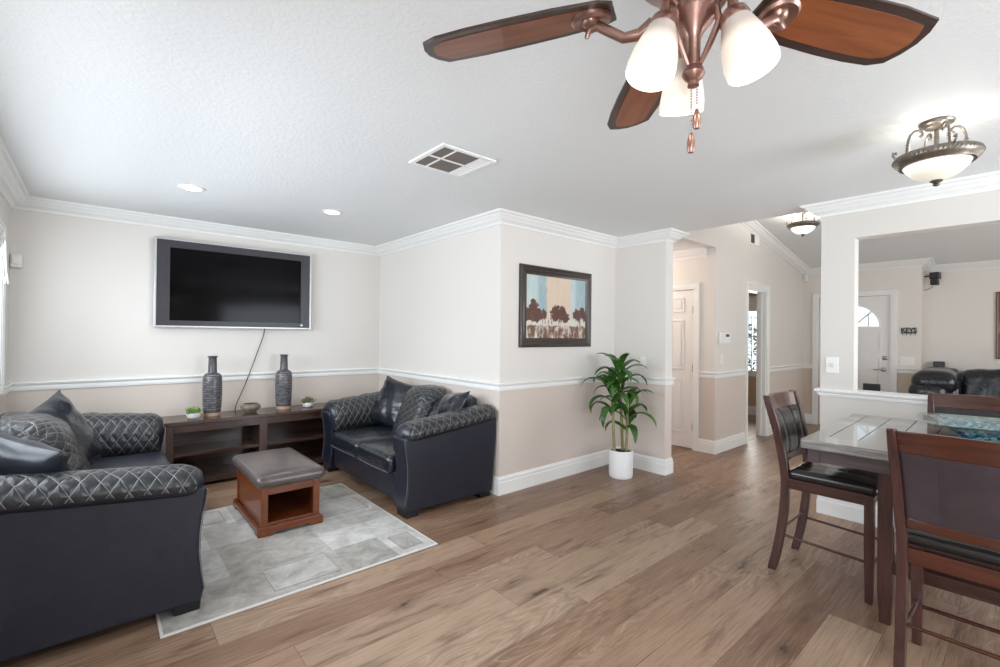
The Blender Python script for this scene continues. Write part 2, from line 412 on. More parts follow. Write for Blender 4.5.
struct('floor', MB().box(-.7, 9.4, -2.8, 5.6, -.1, 0), M['floor'])
cmb = MB(); cmb.box(-.7, 4.46, -2.8, YF, CE, CE + .12); cmb.box(-.7, DT, YF, 5.45, CE, CE + .12)
struct('ceiling', cmb, M['ceiling'])
struct('ceiling_hall', MB().box(DT, XH + .1, YF + .1, 5.2, CE + .01, CE + .12), M['ceiling'])
struct('ceiling_foyer', MB().prism([(4.46, vz(4.46)), (9.3, vz(9.3)), (9.3, vz(9.3) + .1), (4.46, vz(4.46) + .1)], 1, -1.75, YF + .1), M['ceiling'])
struct('ceiling_bedroom', MB().box(XH + .1, 9.1, YF + .1, 5.2, CE, CE + .1), M['ceiling'])
struct('trim_ceiling_drop', MB().box(4.40, 4.46, YG, YF, CE + .12, 3.5), M['wall_plain'])
LW = (1.55, 4.79, 1.0, 2.06); SW = (-1.9, -.3, .4, 2.1)
wall('wall_left', 0, XL - .14, XL, -2.7, YA + .14, 0, CE + .1, [LW, SW])
wall('wall_back', 1, YA, YA + .14, XL, XB + .14, 0, CE + .1)
wall('wall_alcove_side', 0, XB, XB + .14, YC + .14, YA, 0, CE + .1)
wall('wall_picture', 1, YC, YC + .14, XB, DT, 0, CE + .1)
wall('wall_plant', 0, XD, DT, YE, YC, 0, CE + .1)
wall('wall_hall_left', 0, DT - .1, DT, YC + .02, 5.2, 0, CE + .1, mat='wall_plain')
wall('wall_hall_end', 1, 5.1, 5.2, DT, XH + .1, 0, CE + .1)
CD = (2.745, 3.46, 0, 1.972)
wall('wall_hall_right', 0, XH, XH + .1, YF, 5.2, 0, 3.5, [CD])
wall('wall_hall_header', 1, YF, YF + .1, DT - .02, XH, CE + .01, 3.5)
FDW = (6.477, 7.12, 0, 2.03)
wall('wall_foyer_left', 1, YF, YF + .12, XH + .1, XFD + .35, 0, 3.4, [FDW])
FD = (1.378, 2.272, 0, 2.03)
wall('wall_front_door', 0, XFD, XFD + .13, 1.042, YF, 0, 2.7, [FD], mat='wall_foyer')
wall('wall_foyer_jog', 1, 1.042, 1.10, XFD + .13, 9.1, 0, 2.6, mat='wall_foyer')
wall('wall_foyer_far', 0, 9.1, 9.24, -1.7, 1.1, 0, 2.6, mat='wall_foyer')
FRW = (5.2, 8.0, .6, 2.2)  # opening for the added, unseen front room window
wall('wall_front_room', 1, -1.84, -1.7, XG, 9.24, 0, 3.5, [FRW])
OPN = (-1.25, .900, .955, 2.152)
wall('wall_divider', 0, XG, XG + .12, -2.7, YG, 0, CE, [OPN], mat='wall_plain')
wall('wall_divider_upper', 0, XG + .06, XG + .12, -2.7, YG, CE, 3.5, mat='wall_plain')
GD = (2.3, 4.25, 0, 2.1)
wall('wall_garden', 1, -2.84, -2.7, XL - .14, XG + .12, 0, CE + .1, [GD])
# bedroom behind the doorway
BW = (3.05, 3.95, .74, 2.08)
wall('wall_bedroom_far', 0, 8.9, 9.0, YF + .12, 5.2, 0, CE, [BW], mat='wall_tan')
wall('wall_bedroom_end', 1, 5.1, 5.2, XH + .1, 9.0, 0, CE, mat='wall_tan')

# windows (frame, muntins, panes)
def window(name, axis, at, a0, a1, z0, z1, cols, rows, depth=.06, fw=.05):
    mb = MB()
    def bx(p0, p1, q0, q1, d=depth, o=0):
        if axis == 0: mb.box(at - d / 2 + o, at + d / 2 + o, p0, p1, q0, q1)
        else: mb.box(p0, p1, at - d / 2 + o, at + d / 2 + o, q0, q1)
    bx(a0, a1, z0, z0 + fw); bx(a0, a1, z1 - fw, z1); bx(a0, a0 + fw, z0, z1); bx(a1 - fw, a1, z0, z1)
    for k in range(1, cols): x = a0 + (a1 - a0) * k / cols; bx(x - .008, x + .008, z0, z1, depth * .4)
    for k in range(1, rows): z = z0 + (z1 - z0) * k / rows; bx(a0, a1, z - .008, z + .008, depth * .4)
    o = struct(name, mb, M['trim'])
    g = MB()
    if axis == 0: g.box(at - .003, at + .003, a0 + fw, a1 - fw, z0 + fw, z1 - fw)
    else: g.box(a0 + fw, a1 - fw, at - .003, at + .003, z0 + fw, z1 - fw)
    g.build('window_pane', M['glass'], o)
    return o
window('window_1', 0, XL - .09, *LW, 3, 1)
window('window_2', 0, XL - .09, *SW, 1, 1)
window('window_3', 1, -2.78, *GD, 2, 1)
window('window_4_added', 1, -1.78, *FRW, 2, 1)  # unseen window, added as a light source for the foyer
window('window_5', 0, 8.95, *BW, 3, 4)
def casing(name, axis, face, sgn, a0, a1, z0, z1, wd=.075, th=.02, sill=False):
    # moulded casing round an opening on wall face `face`, standing out in direction sgn
    mb = MB()
    def bx(p0, p1, q0, q1, t):
        lo, hi = sorted((face, face + sgn * t))
        if axis == 0: mb.box(lo, hi, p0, p1, q0, q1)
        else: mb.box(p0, p1, lo, hi, q0, q1)
    for k, (o0, o1, t) in enumerate(((0, wd * .35, th * .6), (wd * .35, wd * .8, th), (wd * .8, wd, th * 1.25))):
        zb = z0 if not sill else z0 - o1
        bx(a0 - o1, a0 - o0, zb, z1 + o1, t); bx(a1 + o0, a1 + o1, zb, z1 + o1, t); bx(a0 - o0, a1 + o0, z1 + o0, z1 + o1, t)
        if sill: bx(a0 - o0, a1 + o0, z0 - o1, z0 - o0, t)
    return struct(name, mb, M['trim'], bevel=.002)
casing('trim_1', 0, XL, 1, *LW, wd=.07, sill=True)
casing('trim_2', 0, XH, -1, *CD)
casing('trim_3', 1, YF, -1, *FDW, wd=.08)
casing('trim_4', 0, XFD, -1, *FD, wd=.08)
casing('trim_5', 0, 8.9, -1, *BW, wd=.05, sill=True)
# door jamb lining of the bedroom doorway
jm = MB(); jm.box(FDW[1] - .015, FDW[1], YF, YF + .12, 0, 2.03); jm.box(FDW[0], FDW[0] + .015, YF, YF + .12, 0, 2.03); jm.box(FDW[0], FDW[1], YF, YF + .12, 2.015, 2.03)
jm.box(FDW[1] - .03, FDW[1] - .015, YF + .05, YF + .085, 0, 2.015)
struct('trim_6', jm, M['trim'])
# white roller-blind valance on the bedroom window
struct('trim_7', MB().box(8.84, 8.88, BW[0] - .02, BW[1] + .02, 1.86, 2.09), M['trim'])

# mouldings swept along wall runs (room on the right-hand side of travel), mitred, one object per wall
def run(names, pts, prof, mat='trim', zs=None):
    n = len(pts); P = [Vector((p[0], p[1])) for p in pts]; Z = zs or [0] * n
    nr = []
    for i in range(n - 1):
        d = (P[i + 1] - P[i]).normalized(); nr.append(Vector((d.y, -d.x)))
    off = []
    for i in range(n):
        if i == 0: off.append(nr[0])
        elif i == n - 1: off.append(nr[-1])
        else:
            b = (nr[i - 1] + nr[i]); b = b / b.dot(nr[i]); off.append(b)
    for i in range(n - 1):
        if not names[i]: continue
        mb = MB(); k = len(prof); v = []
        for e in (i, i + 1):
            for q, z in prof: v.append((P[e].x + off[e].x * q, P[e].y + off[e].y * q, Z[e] + z))
        f = [(j, (j + 1) % k, k + (j + 1) % k, k + j) for j in range(k)] + [tuple(range(k - 1, -1, -1)), tuple(range(k, 2 * k))]
        mb.add(v, f); struct(names[i], mb, M[mat])
CROWN = [(0, -.093), (.012, -.093), (.016, -.080), (.030, -.070), (.052, -.060), (.060, -.050), (.084, -.032), (.092, -.020), (.110, -.016), (.117, -.004), (.117, .002), (0, .002)]
RAIL = [(0, -.07), (.010, -.07), (.013, -.055), (.013, -.030), (.020, -.022), (.026, -.010), (.024, -.002), (0, 0)]
BASE = [(0, 0), (.016, 0), (.016, .105), (.012, .112), (.012, .135), (.006, .148), (.004, .157), (0, .157)]
main = [(XL, -2.7), (XL, YA), (XB, YA), (XB, YC), (XD, YC), (XD, YE), (DT, YE), (DT, YE + .057)]
run(['trim_crown_left', 'trim_crown_back', 'trim_crown_alcove', 'trim_crown_picture', 'trim_crown_plant', 'trim_crown_plant_end', None], main, CROWN, zs=[CE] * 8)
ZR = .968
run([None, 'trim_rail_back', 'trim_rail_alcove', 'trim_rail_picture', 'trim_rail_plant', 'trim_rail_plant_end', None], main, RAIL, zs=[ZR] * 8)
run(['trim_rail_left'], [(XL, 4.87), (XL, YA)], RAIL, zs=[ZR] * 2)
run(['baseboard_left', 'baseboard_back', 'baseboard_alcove', 'baseboard_picture', 'baseboard_plant', 'baseboard_plant_end', 'baseboard_hall_left'], main, BASE)
hall = [(XH, 5.1), (XH, 3.54), (XH, 2.67), (XH, YF), (6.397, YF)]
run(['baseboard_hall_right', None, 'baseboard_hall_corner', 'baseboard_foyer_left'], hall, BASE)
run(['trim_rail_hall', None, 'trim_rail_hall_corner', 'trim_rail_foyer_left'], hall, RAIL, zs=[ZR] * 5)
run(['trim_crown_hall'], [(XH, 5.1), (XH, YF + .11)], CROWN, zs=[CE + .012] * 2)
foy = [(7.20, YF), (XFD, YF), (XFD, 2.352), (XFD, 1.298), (XFD, 1.042), (9.1, 1.042), (9.1, -1.7)]
run(['baseboard_foyer_corner', 'baseboard_door_left', None, 'baseboard_door_right', 'baseboard_foyer_jog', 'baseboard_foyer_far'], foy, BASE)
run(['trim_rail_foyer_corner', 'trim_rail_door_left', None, 'trim_rail_door_right', 'trim_rail_foyer_jog', 'trim_rail_foyer_far'], foy, RAIL, zs=[ZR] * 7)
cf = [(4.46, YF), (XFD, YF), (XFD, 1.042), (9.1, 1.042), (9.1, -1.7)]
run(['trim_crown_foyer_left', 'trim_crown_front_door', 'trim_crown_foyer_jog', 'trim_crown_foyer_far'], cf, CROWN, zs=[vz(4.46), vz(8.63), vz(8.63), vz(8.98), vz(8.98)])
# divider faces: travel so the room stays on the right (facing -X on the way down in Y; end face faces +Y)
run(['trim_crown_divider_end', 'trim_crown_divider'], [(XG + .05, YG), (XG, YG), (XG, -2.7)], CROWN, zs=[CE] * 3)
run(['baseboard_divider_foyer', 'baseboard_divider_end', 'baseboard_divider'], [(XG + .12, -1.7), (XG + .12, YG), (XG, YG), (XG, -2.7)], BASE)
CAP = [(0, -.055), (.010, -.055), (.014, -.040), (.014, -.030), (.030, -.022), (.034, -.012), (.034, 0), (0, 0)]
run(['trim_cap_end', 'trim_cap_front'], [(XG + .12, YG), (XG, YG), (XG, -2.7)], CAP, zs=[.985] * 3)
struct('trim_cap_sill', MB().box(XG, XG + .15, OPN[0], OPN[1], .955, .985), M['trim'])
run(['baseboard_bedroom'], [(8.9, 5.1), (8.9, YF + .12)], BASE)

# ------------------------------------------------------------------ doors
def frame_mb(mb, axis, face, sgn, a0, a1, z0, z1, wd=.016, th=.012):
    lo, hi = sorted((face, face + sgn * th))
    for (p0, p1, q0, q1) in ((a0, a1, z0, z0 + wd), (a0, a1, z1 - wd, z1), (a0, a0 + wd, z0 + wd, z1 - wd), (a1 - wd, a1, z0 + wd, z1 - wd)):
        if axis == 0: mb.box(lo, hi, p0, p1, q0, q1)
        else: mb.box(p0, p1, lo, hi, q0, q1)
    m = .04
    if axis == 0: mb.box(*sorted((face, face + sgn * th * .7)), a0 + m, a1 - m, z0 + m, z1 - m)
    else: mb.box(a0 + m, a1 - m, *sorted((face, face + sgn * th * .7)), z0 + m, z1 - m)
# closet door in the hall: six panels
mb = MB(); y0, y1 = CD[0] + .004, CD[1] - .004; fx = XH + .012
mb.box(fx, fx + .035, y0, y1, .012, CD[3] - .004)
wd = (y1 - y0)
for (a, b_) in ((.12, wd / 2 - .05), (wd / 2 + .05, wd - .12)):
    for (z0, z1) in ((.20, .86), (.98, 1.60), (1.70, 1.88)): frame_mb(mb, 0, fx, -1, y0 + a, y0 + b_, z0, z1)
d1 = struct('door_1', mb, M['door'], bevel=.002)
for z in (.28, 1.0, 1.72):
    MB().box(XH - .006, XH + .014, CD[0] - .008, CD[0] + .012, z - .045, z + .045).build('hinge', M['nickel'], d1)
kn = MB().lathe([(0, 0), (.026, 0), (.026, .006), (.011, .012), (.011, .03), (.024, .042), (.027, .055), (.018, .066), (0, .068)], seg=20, mat=Matrix.Rotation(-pi / 2, 4, 'Y'), c=(fx, y1 - .07, .96))
kn.build('door_knob', M['nickel'], d1, smooth=True)
# front door with arched fanlight
mb = MB(); y0, y1 = FD[0] + .004, FD[1] - .004; yc = (y0 + y1) / 2; R = .31; fx = XFD + .02; zb = 1.575
mb.box(fx, fx + .045, y0, y1, .012, zb)
arc = [(yc + R * cos(pi - pi * k / 24), zb + R * sin(pi * k / 24)) for k in range(25)]
mb.prism([(y0, zb)] + arc + [(y1, zb), (y1, FD[3] - .004), (y0, FD[3] - .004)], 0, fx, fx + .045)
for (a, b_) in ((y0 + .105, yc - .05), (yc + .05, y1 - .105)):
    for (z0, z1) in ((.22, .78 + .32), (1.225, 1.467)): frame_mb(mb, 0, fx, -1, a, b_, z0, z1)
d2 = struct('door_2', mb, M['door'])
g = MB(); g.prism([(a, z) for a, z in arc], 0, fx + .02, fx + .026); g.build('fanlight_pane', M['glass'], d2)
mt = MB()
for k in range(25):
    if k < 24:
        a, b_ = arc[k], arc[k + 1]; s = (R + .025) / R
        q = [a, b_, (yc + (b_[0] - yc) * s, zb + (b_[1] - zb) * s), (yc + (a[0] - yc) * s, zb + (a[1] - zb) * s)]
        mt.prism(q, 0, fx - .010, fx)
mt.box(fx - .010, fx, yc - R - .025, yc + R + .025, zb - .025, zb)
for t in (pi / 4, pi / 2, 3 * pi / 4):
    c_, s_ = cos(t), sin(t); o = .011
    q = [(yc - s_ * o, zb + c_ * o), (yc + s_ * o, zb - c_ * o), (yc + c_ * R + s_ * o, zb + s_ * R - c_ * o), (yc + c_ * R - s_ * o, zb + s_ * R + c_ * o)]
    mt.prism(q, 0, fx - .008, fx + .02)
for yy in (yc - .185, yc + .185): mt.box(fx - .008, fx + .02, yy - .008, yy + .008, zb, zb + .185)
mt.build('fanlight_muntins', M['trim'], d2)
kx = fx
MB().lathe([(0, 0), (.032, 0), (.032, .012), (.022, .02), (0, .022)], seg=20, mat=Matrix.Rotation(-pi / 2, 4, 'Y'), c=(kx, 1.443, 1.108)).build('deadbolt', M['nickel'], d2, smooth=True)
kb = MB().lathe([(0, 0), (.032, 0), (.032, .010), (.012, .016), (.012, .045), (0, .046)], seg=20, mat=Matrix.Rotation(-pi / 2, 4, 'Y'), c=(kx, 1.455, .935))
kb.tube([(kx - .04, 1.455, .935), (kx - .045, 1.50, .938), (kx - .042, 1.57, .930)], [.010, .009, .007])
kb.build('door_handle', M['nickel'], d2, smooth=True)
ls_ = MB().box(kx - .014, kx, 1.49, 1.70, .60, .715); o = ls_.build('letter_plate', M['bezel'], d2, bevel=.004); o['label'] = 'dark metal letter plate'
MB().box(kx - .02, kx - .014, 1.51, 1.68, .615, .69).build('letter_flap', M['black'], o)

# ================================================================== SOFA AND LOVESEAT
def make_seat(name, L, nseat, loc, rz, label, cat, sides, D=.86):
    # local frame: front faces -y (front at y=0), back at y=.86, width along x, centred
    t = thing(name, loc, label, cat, rz)
    hw = L / 2; aw = .25
    def rise(y): return .085 * max(0, min(1, y / D)) ** 1.1
    # frame: front band, deck and back shell
    fb = MB(); fb.rbox(-hw + aw - .03, hw - aw + .03, .035, .12, .07, .30, .02); fb.rbox(-hw + aw - .03, hw - aw + .03, .08, D - .06, .12, .30, .02)
    fb.build('frame', M['leather'], t, smooth=True)
    MB().rbox(-hw + .10, hw - .10, .70, D - .02, .10, .76, .06, fn=lambda o, u: [o[0], o[1] + .05 * u[2], o[2]]).build('back_frame', M['leather'], t, smooth=True)
    pp = MB(); pp.tube([(-hw + aw, .033, .285), (0, .028, .285), (hw - aw, .033, .285)], .004, 6); pp.build('piping', M['thread'], t, smooth=True)
    for sx in (-1, 1):
        # side panel with the waisted front edge
        prof = [(.012, .045), (.0, .10), (.012, .18), (.022, .28), (.020, .38), (.010, .47), (-.004, .54), (-.008, .585), (.0, .605)]
        prof += [(D * k / 6, .605 + rise(D * k / 6)) for k in range(1, 7)] + [(D + .012, .66), (D + .01, .5), (D - .01, .3), (D - .02, .15), (D - .03, .045), (D * .75, .042), (D * .3, .042)]
        x0, x1 = sorted((sx * hw, sx * (hw - .20)))
        MB().prism(prof, 0, x0, x1).build('arm_panel', M['leather'], t, smooth=True, bevel=.014, angle=50)
        sm = MB(); sm.tube([(sx * (hw - .004), y - .002, z) for y, z in prof[1:9]], .0022, 6); sm.build('seam', M['thread'], t, smooth=True)
        # rolled quilted pad over the arm
        sec = [(-.012, -.012), (-.030, .015), (-.030, .055), (-.008, .092), (.040, .113), (.100, .118), (.160, .108), (.215, .080), (.250, .030), (.262, -.040), (.258, -.110), (.245, -.185), (.20, -.19), (.10, -.03)]
        per = [0]
        for a, b in zip(sec, sec[1:]): per.append(per[-1] + sqrt((a[0] - b[0]) ** 2 + (a[1] - b[1]) ** 2))
        ny = 26; ys = [.004 + (D + .0) * k / ny for k in range(ny + 1)]
        vs = []; fs = []; uvs = []; n = len(sec); cx_, cz_ = .11, .02
        ends = {0: .62, 1: .86, 2: .97, ny: .75, ny - 1: .95}
        for i, y in enumerate(ys):
            k = ends.get(i, 1)
            for j, (a, b) in enumerate(sec):
                wob = .004 * sin(y * 31 + j * 1.7) + .003 * sin(y * 53 + j)
                x = cx_ + (a - cx_) * k; z = cz_ + (b - cz_) * k
                if 1 <= j <= 4: z += wob; x -= wob * .6
                vs.append((sx * (hw - x), y, .585 + rise(y) + z))
        for i in range(ny):
            for j in range(n):
                q = [(i, j), (i, (j + 1) % n), (i + 1, (j + 1) % n), (i + 1, j)]
                fs.append(tuple(a * n + b for a, b in q)); uvs.append([(per[b] if b else (per[0] if q[0][1] == 0 else per[-1] + .1), ys[a]) for a, b in q])
        fs += [tuple(range(n)), tuple(ny * n + j for j in range(n))]; uvs += [None, None]
        mb = MB(); mb.add(vs, fs, 0, uvs)
        # plain border strip under the outer quilted edge
        for k, f in enumerate(mb.f):
            js = [q % n for q in f]
            if max(js) <= 1 or (12 in js) or (13 in js) or len(f) > 4 or min(q // n for q in f) == 0: mb.mi[k] = 1
        mb.build('arm_pad', [M['quilt'], M['leather']], t, smooth=True, angle=80)
    # seat cushions
    iw = (L - 2 * aw + .02) / nseat
    for k in range(nseat):
        x0 = -hw + aw - .01 + iw * k
        c = MB(); c.rbox(x0 + .004, x0 + iw - .004, -.015, .66, .275, .425, .05, bulge=.028, n=8)
        o = c.build('seat_cushion', M['leather_shiny'] if sides else M['leather'], t, smooth=True, angle=70)
        pp = MB(); pp.tube([(x0 + .03, -.012, .296), (x0 + iw * .5, -.018, .294), (x0 + iw - .03, -.012, .296)], .004, 6); pp.build('piping', M['thread'], o, smooth=True)
    # back cushions: plain at the ends, quilted in the middle
    bw = L - 2 * aw + .04; bx = -bw / 2
    lean = lambda o, u: [o[0], o[1] + .09 * u[2] + .03 * (1 - u[0] ** 2) * (-1 if u[1] < 0 else 1) * .8, o[2] - .035 * u[0] ** 2 * (1 if u[2] > 0 else 0)]
    for k, (f0, f1, q) in enumerate(((0, .34, 0), (.31, .69, 1), (.66, 1, 0))):
        c = MB(); c.rbox(bx + bw * f0, bx + bw * f1, .50 if q else .66, .76 if q else .80, .40, .885 if q else .84, .10 if q else .06, n=10, fn=lean)
        c.build('back_cushion', M['quilt'] if q else M['leather_shiny'], t, smooth=True, angle=80)
    for sx in (-1, 1):
        for y in (.07, D - .10):
            a, b = sorted((sx * (hw - .015), sx * (hw - .15)))
            lb = MB(); z0 = -.0098 if (y > .3 and not sides) else 0; lb.prism([(y - .055, z0), (y + .05, z0), (y + .060, .06), (y - .060, .06)], 0, a, b)
            lb.build('leg', M['black'], t, bevel=.004)
    return t
def throw_pillow(loc, lean, spin, yaw, size, h, label, mat='leather_shiny'):
    n = 22; vs = []; fs = []; key = {}
    def H(u, v): return h * (max(0, 1 - abs(u) ** 2.6) ** .55) * (max(0, 1 - abs(v) ** 2.6) ** .55) + .004
    mb = MB(); rnd = random.Random(loc[0] * 91)
    for sd in (1, -1):
        for i in range(n + 1):
            for j in range(n + 1):
                u, v = -1 + 2 * i / n, -1 + 2 * j / n
                pin = 1 - .07 * (1 - abs(v) ** 2) * abs(u) ** 3; pv = 1 - .07 * (1 - abs(u) ** 2) * abs(v) ** 3
                wr = .006 * sin(9 * u + 4 * v) * (1 - abs(u)) + .006 * sin(14 * v - 3 * u + 1) * abs(u)
                vs.append((u * size / 2 * pin, v * size / 2 * pv, sd * (H(u, v) + (wr if abs(u) < 1 and abs(v) < 1 else 0))))
        b = 0 if sd == 1 else (n + 1) ** 2
        for i in range(n):
            for j in range(n):
                q = (b + i * (n + 1) + j, b + (i + 1) * (n + 1) + j, b + (i + 1) * (n + 1) + j + 1, b + i * (n + 1) + j + 1)
                fs.append(q if sd == 1 else q[::-1])
    N1 = (n + 1) ** 2
    edge = [i * (n + 1) for i in range(n + 1)] + [n * (n + 1) + j for j in range(1, n + 1)] + [i * (n + 1) + n for i in range(n - 1, -1, -1)] + [j for j in range(n - 1, 0, -1)]
    for a, b in zip(edge, edge[1:] + edge[:1]): fs.append((a, b, b + N1, a + N1))
    mb.add(vs, fs); o = mb.build('throw_pillow', M[mat], None, smooth=True, angle=80)
    o.matrix_world = Matrix.Translation(loc) @ Matrix.Rotation(radians(yaw), 4, 'Z') @ Matrix.Rotation(radians(lean), 4, 'X') @ Matrix.Rotation(radians(spin), 4, 'Z')
    return tag(o, label, 'pillow')
# sofa along the left wall, facing +X
sofa = make_seat('sofa', 2.12, 3, (.412, 3.75, .0098), pi / 2, 'long black leather sofa with quilted arms beside the left window wall', 'sofa', False)
love = make_seat('loveseat', 1.70, 2, (1.738, 3.905, 0), -pi / 2, 'two-seat black leather loveseat with quilted arms in the alcove under the white wall', 'loveseat', True, .875)
throw_pillow((-.17, 4.0, .69), 68, 15, 62, .53, .09, 'grey-black leather pillow standing tall against the far end of the long sofa')
throw_pillow((-.27, 3.02, .685), 74, 14, 132, .48, .11, 'black leather pillow slumped behind the near arm of the long sofa', 'leather')
throw_pillow((2.32, 4.31, .665), 68, -12, -66, .50, .085, 'shiny black leather pillow leaning in the far corner of the loveseat')
throw_pillow((2.33, 3.42, .645), 58, 12, -104, .50, .10, 'shiny black leather pillow by the near arm of the loveseat')

# ================================================================== RUG
def make_rug():
    t = thing('area_rug', (.965, 3.37, 0), 'pale grey distressed patchwork rug under the wooden ottoman', 'rug')
    hx, hy, th = .726, .79, .009
    rnd = random.Random(34); rects = []
    def split(x0, x1, y0, y1, d):
        w_, h_ = x1 - x0, y1 - y0
        if d == 0 or (max(w_, h_) < .34): rects.append((x0, x1, y0, y1)); return
        if (w_ > h_ * rnd.uniform(.7, 1.4)):
            c = x0 + w_ * rnd.uniform(.35, .65); split(x0, c, y0, y1, d - 1); split(c, x1, y0, y1, d - 1)
        else:
            c = y0 + h_ * rnd.uniform(.35, .65); split(x0, x1, y0, c, d - 1); split(x0, x1, c, y1, d - 1)
    split(-hx, hx, -hy, hy, 4)
    mb = MB(); ln = MB()
    for (x0, x1, y0, y1) in rects:
        mb.box(x0, x1, y0, y1, .001, th, rnd.randrange(6))
        if rnd.random() < .45 and x1 - x0 > .2 and y1 - y0 > .2:
            m = .055; mb.box(x0 + m, x1 - m, y0 + m, y1 - m, th, th + .0008, rnd.randrange(6))
            for (a, b, c, d) in ((x0 + m, x1 - m, y0 + m, y0 + m + .006), (x0 + m, x1 - m, y1 - m - .006, y1 - m), (x0 + m, x0 + m + .006, y0 + m, y1 - m), (x1 - m - .006, x1 - m, y0 + m, y1 - m)):
                mb.box(a, b, c, d, th, th + .0014, 6)
    mb.build('pile', RUG + [M['rug_line']], t)
    e = MB()
    for (a, b, c, d) in ((-hx - .012, hx + .012, -hy - .012, -hy), (-hx - .012, hx + .012, hy, hy + .012), (-hx - .012, -hx, -hy, hy), (hx, hx + .012, -hy, hy)): e.box(a, b, c, d, .001, th * .9)
    e.build('binding', M['rug_edge'], t)
make_rug()

# ================================================================== OTTOMAN
def make_ottoman():
    t = thing('storage_ottoman', (1.035, 3.76, .0105), 'red-brown wooden ottoman with taupe leather top on the grey rug', 'ottoman')
    hx, hy = .195, .36
    b = MB(); w_ = .045
    for sx in (-1, 1):
        for sy in (-1, 1): b.box(*sorted((sx * hx, sx * (hx - w_))), *sorted((sy * hy, sy * (hy - w_))), .06, .325)
    for sx in (-1, 1): b.box(*sorted((sx * (hx - .008), sx * (hx - .022))), -hy + w_, hy - w_, .06, .325)
    b.box(-hx + w_, hx - w_, hy - .02, hy - .008, .06, .325)
    b.box(-hx + .01, hx - .01, -hy + .01, hy - .01, .06, .078)
    b.box(-hx + w_, hx - w_, -hy + .004, -hy + .03, .268, .325)
    b.box(-hx + .01, hx - .01, -hy + .012, hy - .01, .30, .325)
    b.build('cabinet', M['cherry_red'], t, bevel=.003)
    p = MB(); h2 = .022
    p.prism([(-hx - .02, 0), (-hx + .06, 0), (-hx + .085, .018), (hx - .085, .018), (hx - .06, 0), (hx + .02, 0), (hx + .02, .05), (hx + .008, .062), (-hx - .008, .062), (-hx - .02, .05)], 1, -hy - .02, -hy + .006)
    p.prism([(-hx - .02, 0), (-hx + .06, 0), (-hx + .085, .018), (hx - .085, .018), (hx - .06, 0), (hx + .02, 0), (hx + .02, .05), (hx + .008, .062), (-hx - .008, .062), (-hx - .02, .05)], 1, hy - .006, hy + .02)
    for sx in (-1, 1):
        x0, x1 = sorted((sx * (hx + .02), sx * (hx - .006)))
        p.prism([(-hy - .018, 0), (-hy + .06, 0), (-hy + .085, .018), (hy - .085, .018), (hy - .06, 0), (hy + .018, 0), (hy + .018, .052), (-hy - .018, .052)], 0, x0, x1)
    p.build('plinth', M['cherry_red'], t, bevel=.003)
    c = MB(); c.rbox(-hx - .035, hx + .035, -hy - .04, hy + .04, .322, .405, .038, bulge=.03)
    c.build('cushion', M['leather_otto'], t, smooth=True, angle=70)
make_ottoman()

# ================================================================== MEDIA CONSOLE AND WHAT IS ON IT
SX0, SX1, SY0, SY1 = .45, 2.30, 4.875, 5.27
def make_console():
    t = thing('media_console', ((SX0 + SX1) / 2, 5.07, 0), 'low espresso open-shelf media console under the wall television', 'tv stand')
    a, b = SX0 - t.location.x, SX1 - t.location.x; c, d = SY0 - 5.07, SY1 - 5.07
    MB().box(a - .015, b + .015, c - .02, d, .568, .600).build('top', M['esp_x'], t, bevel=.005)
    for x in (a, b - .055): MB().box(x, x + .055, c, d, 0, .568).build('side_panel', M['esp_z'], t, bevel=.003)
    f = MB(); m = (a + b) / 2 - .19
    f.box(m, m + .07, c + .002, d - .02, .06, .568); f.build('divider', M['esp_z'], t, bevel=.003)
    f = MB(); f.box(a + .055, b - .055, c + .006, c + .026, .50, .568); f.build('apron', M['esp_x'], t, bevel=.002)
    for (x0, x1) in ((a + .055, m), (m + .07, b - .055)):
        MB().box(x0, x1, c + .015, d - .02, .285, .315).build('shelf', M['esp_x'], t, bevel=.003)
    f = MB(); f.box(a + .055, b - .055, c + .004, d - .02, .03, .075); f.build('bottom_shelf', M['esp_x'], t, bevel=.003)
    MB().box(a + .05, b - .05, d - .015, d - .006, .05, .56).build('back_panel', M['esp_x'], t)
make_console()
ST = .600
def vase_mat():
    m, nt, b = new_mat('banded_ceramic'); n = N(nt); o = n.obj(); x, y, z = n.xyz(o)
    ang = n.m('ARCTAN2', y, x)
    rowv = n.m('DIVIDE', z, .021); row = n.m('FLOOR', rowv); fz = n.m('FRACT', rowv)
    w_ = n.node('ShaderNodeTexWhiteNoise', noise_dimensions='1D'); nt.links.new(row, w_.inputs['W'])
    seg = n.m('ADD', n.m('MULTIPLY', ang, 2.2), n.m('MULTIPLY', w_.outputs['Value'], 9.0))
    w2 = n.node('ShaderNodeTexWhiteNoise', noise_dimensions='2D'); nt.links.new(n.comb(n.m('FLOOR', seg), row, 0.0), w2.inputs['Vector'])
    on = n.m('GREATER_THAN', w2.outputs['Value'], .36)
    line = n.m('MULTIPLY', n.m('LESS_THAN', fz, .17), on)
    cut = n.m('MULTIPLY', n.m('LESS_THAN', n.m('FRACT', seg), .06), .25)
    band = n.m('MULTIPLY', n.m('GREATER_THAN', z, .05), n.m('LESS_THAN', z, .40))
    f = n.m('MULTIPLY', n.m('MAXIMUM', line, cut), band)
    g = n.noise(o, 30, 3)
    body = n.mix(g, C(46, 46, 52), C(90, 88, 92))
    c = n.mix(n.m('MULTIPLY', f, .8), body, C(164, 160, 160))
    c = n.mix(n.m('LESS_THAN', z, .030), c, C(190, 158, 134))
    nt.links.new(c, b.inputs['Base Color']); b.inputs['Roughness'].default_value = .28
    nt.links.new(n.bump(f, .4, .003), b.inputs['Normal'])
    return m
M['vase'] = vase_mat()
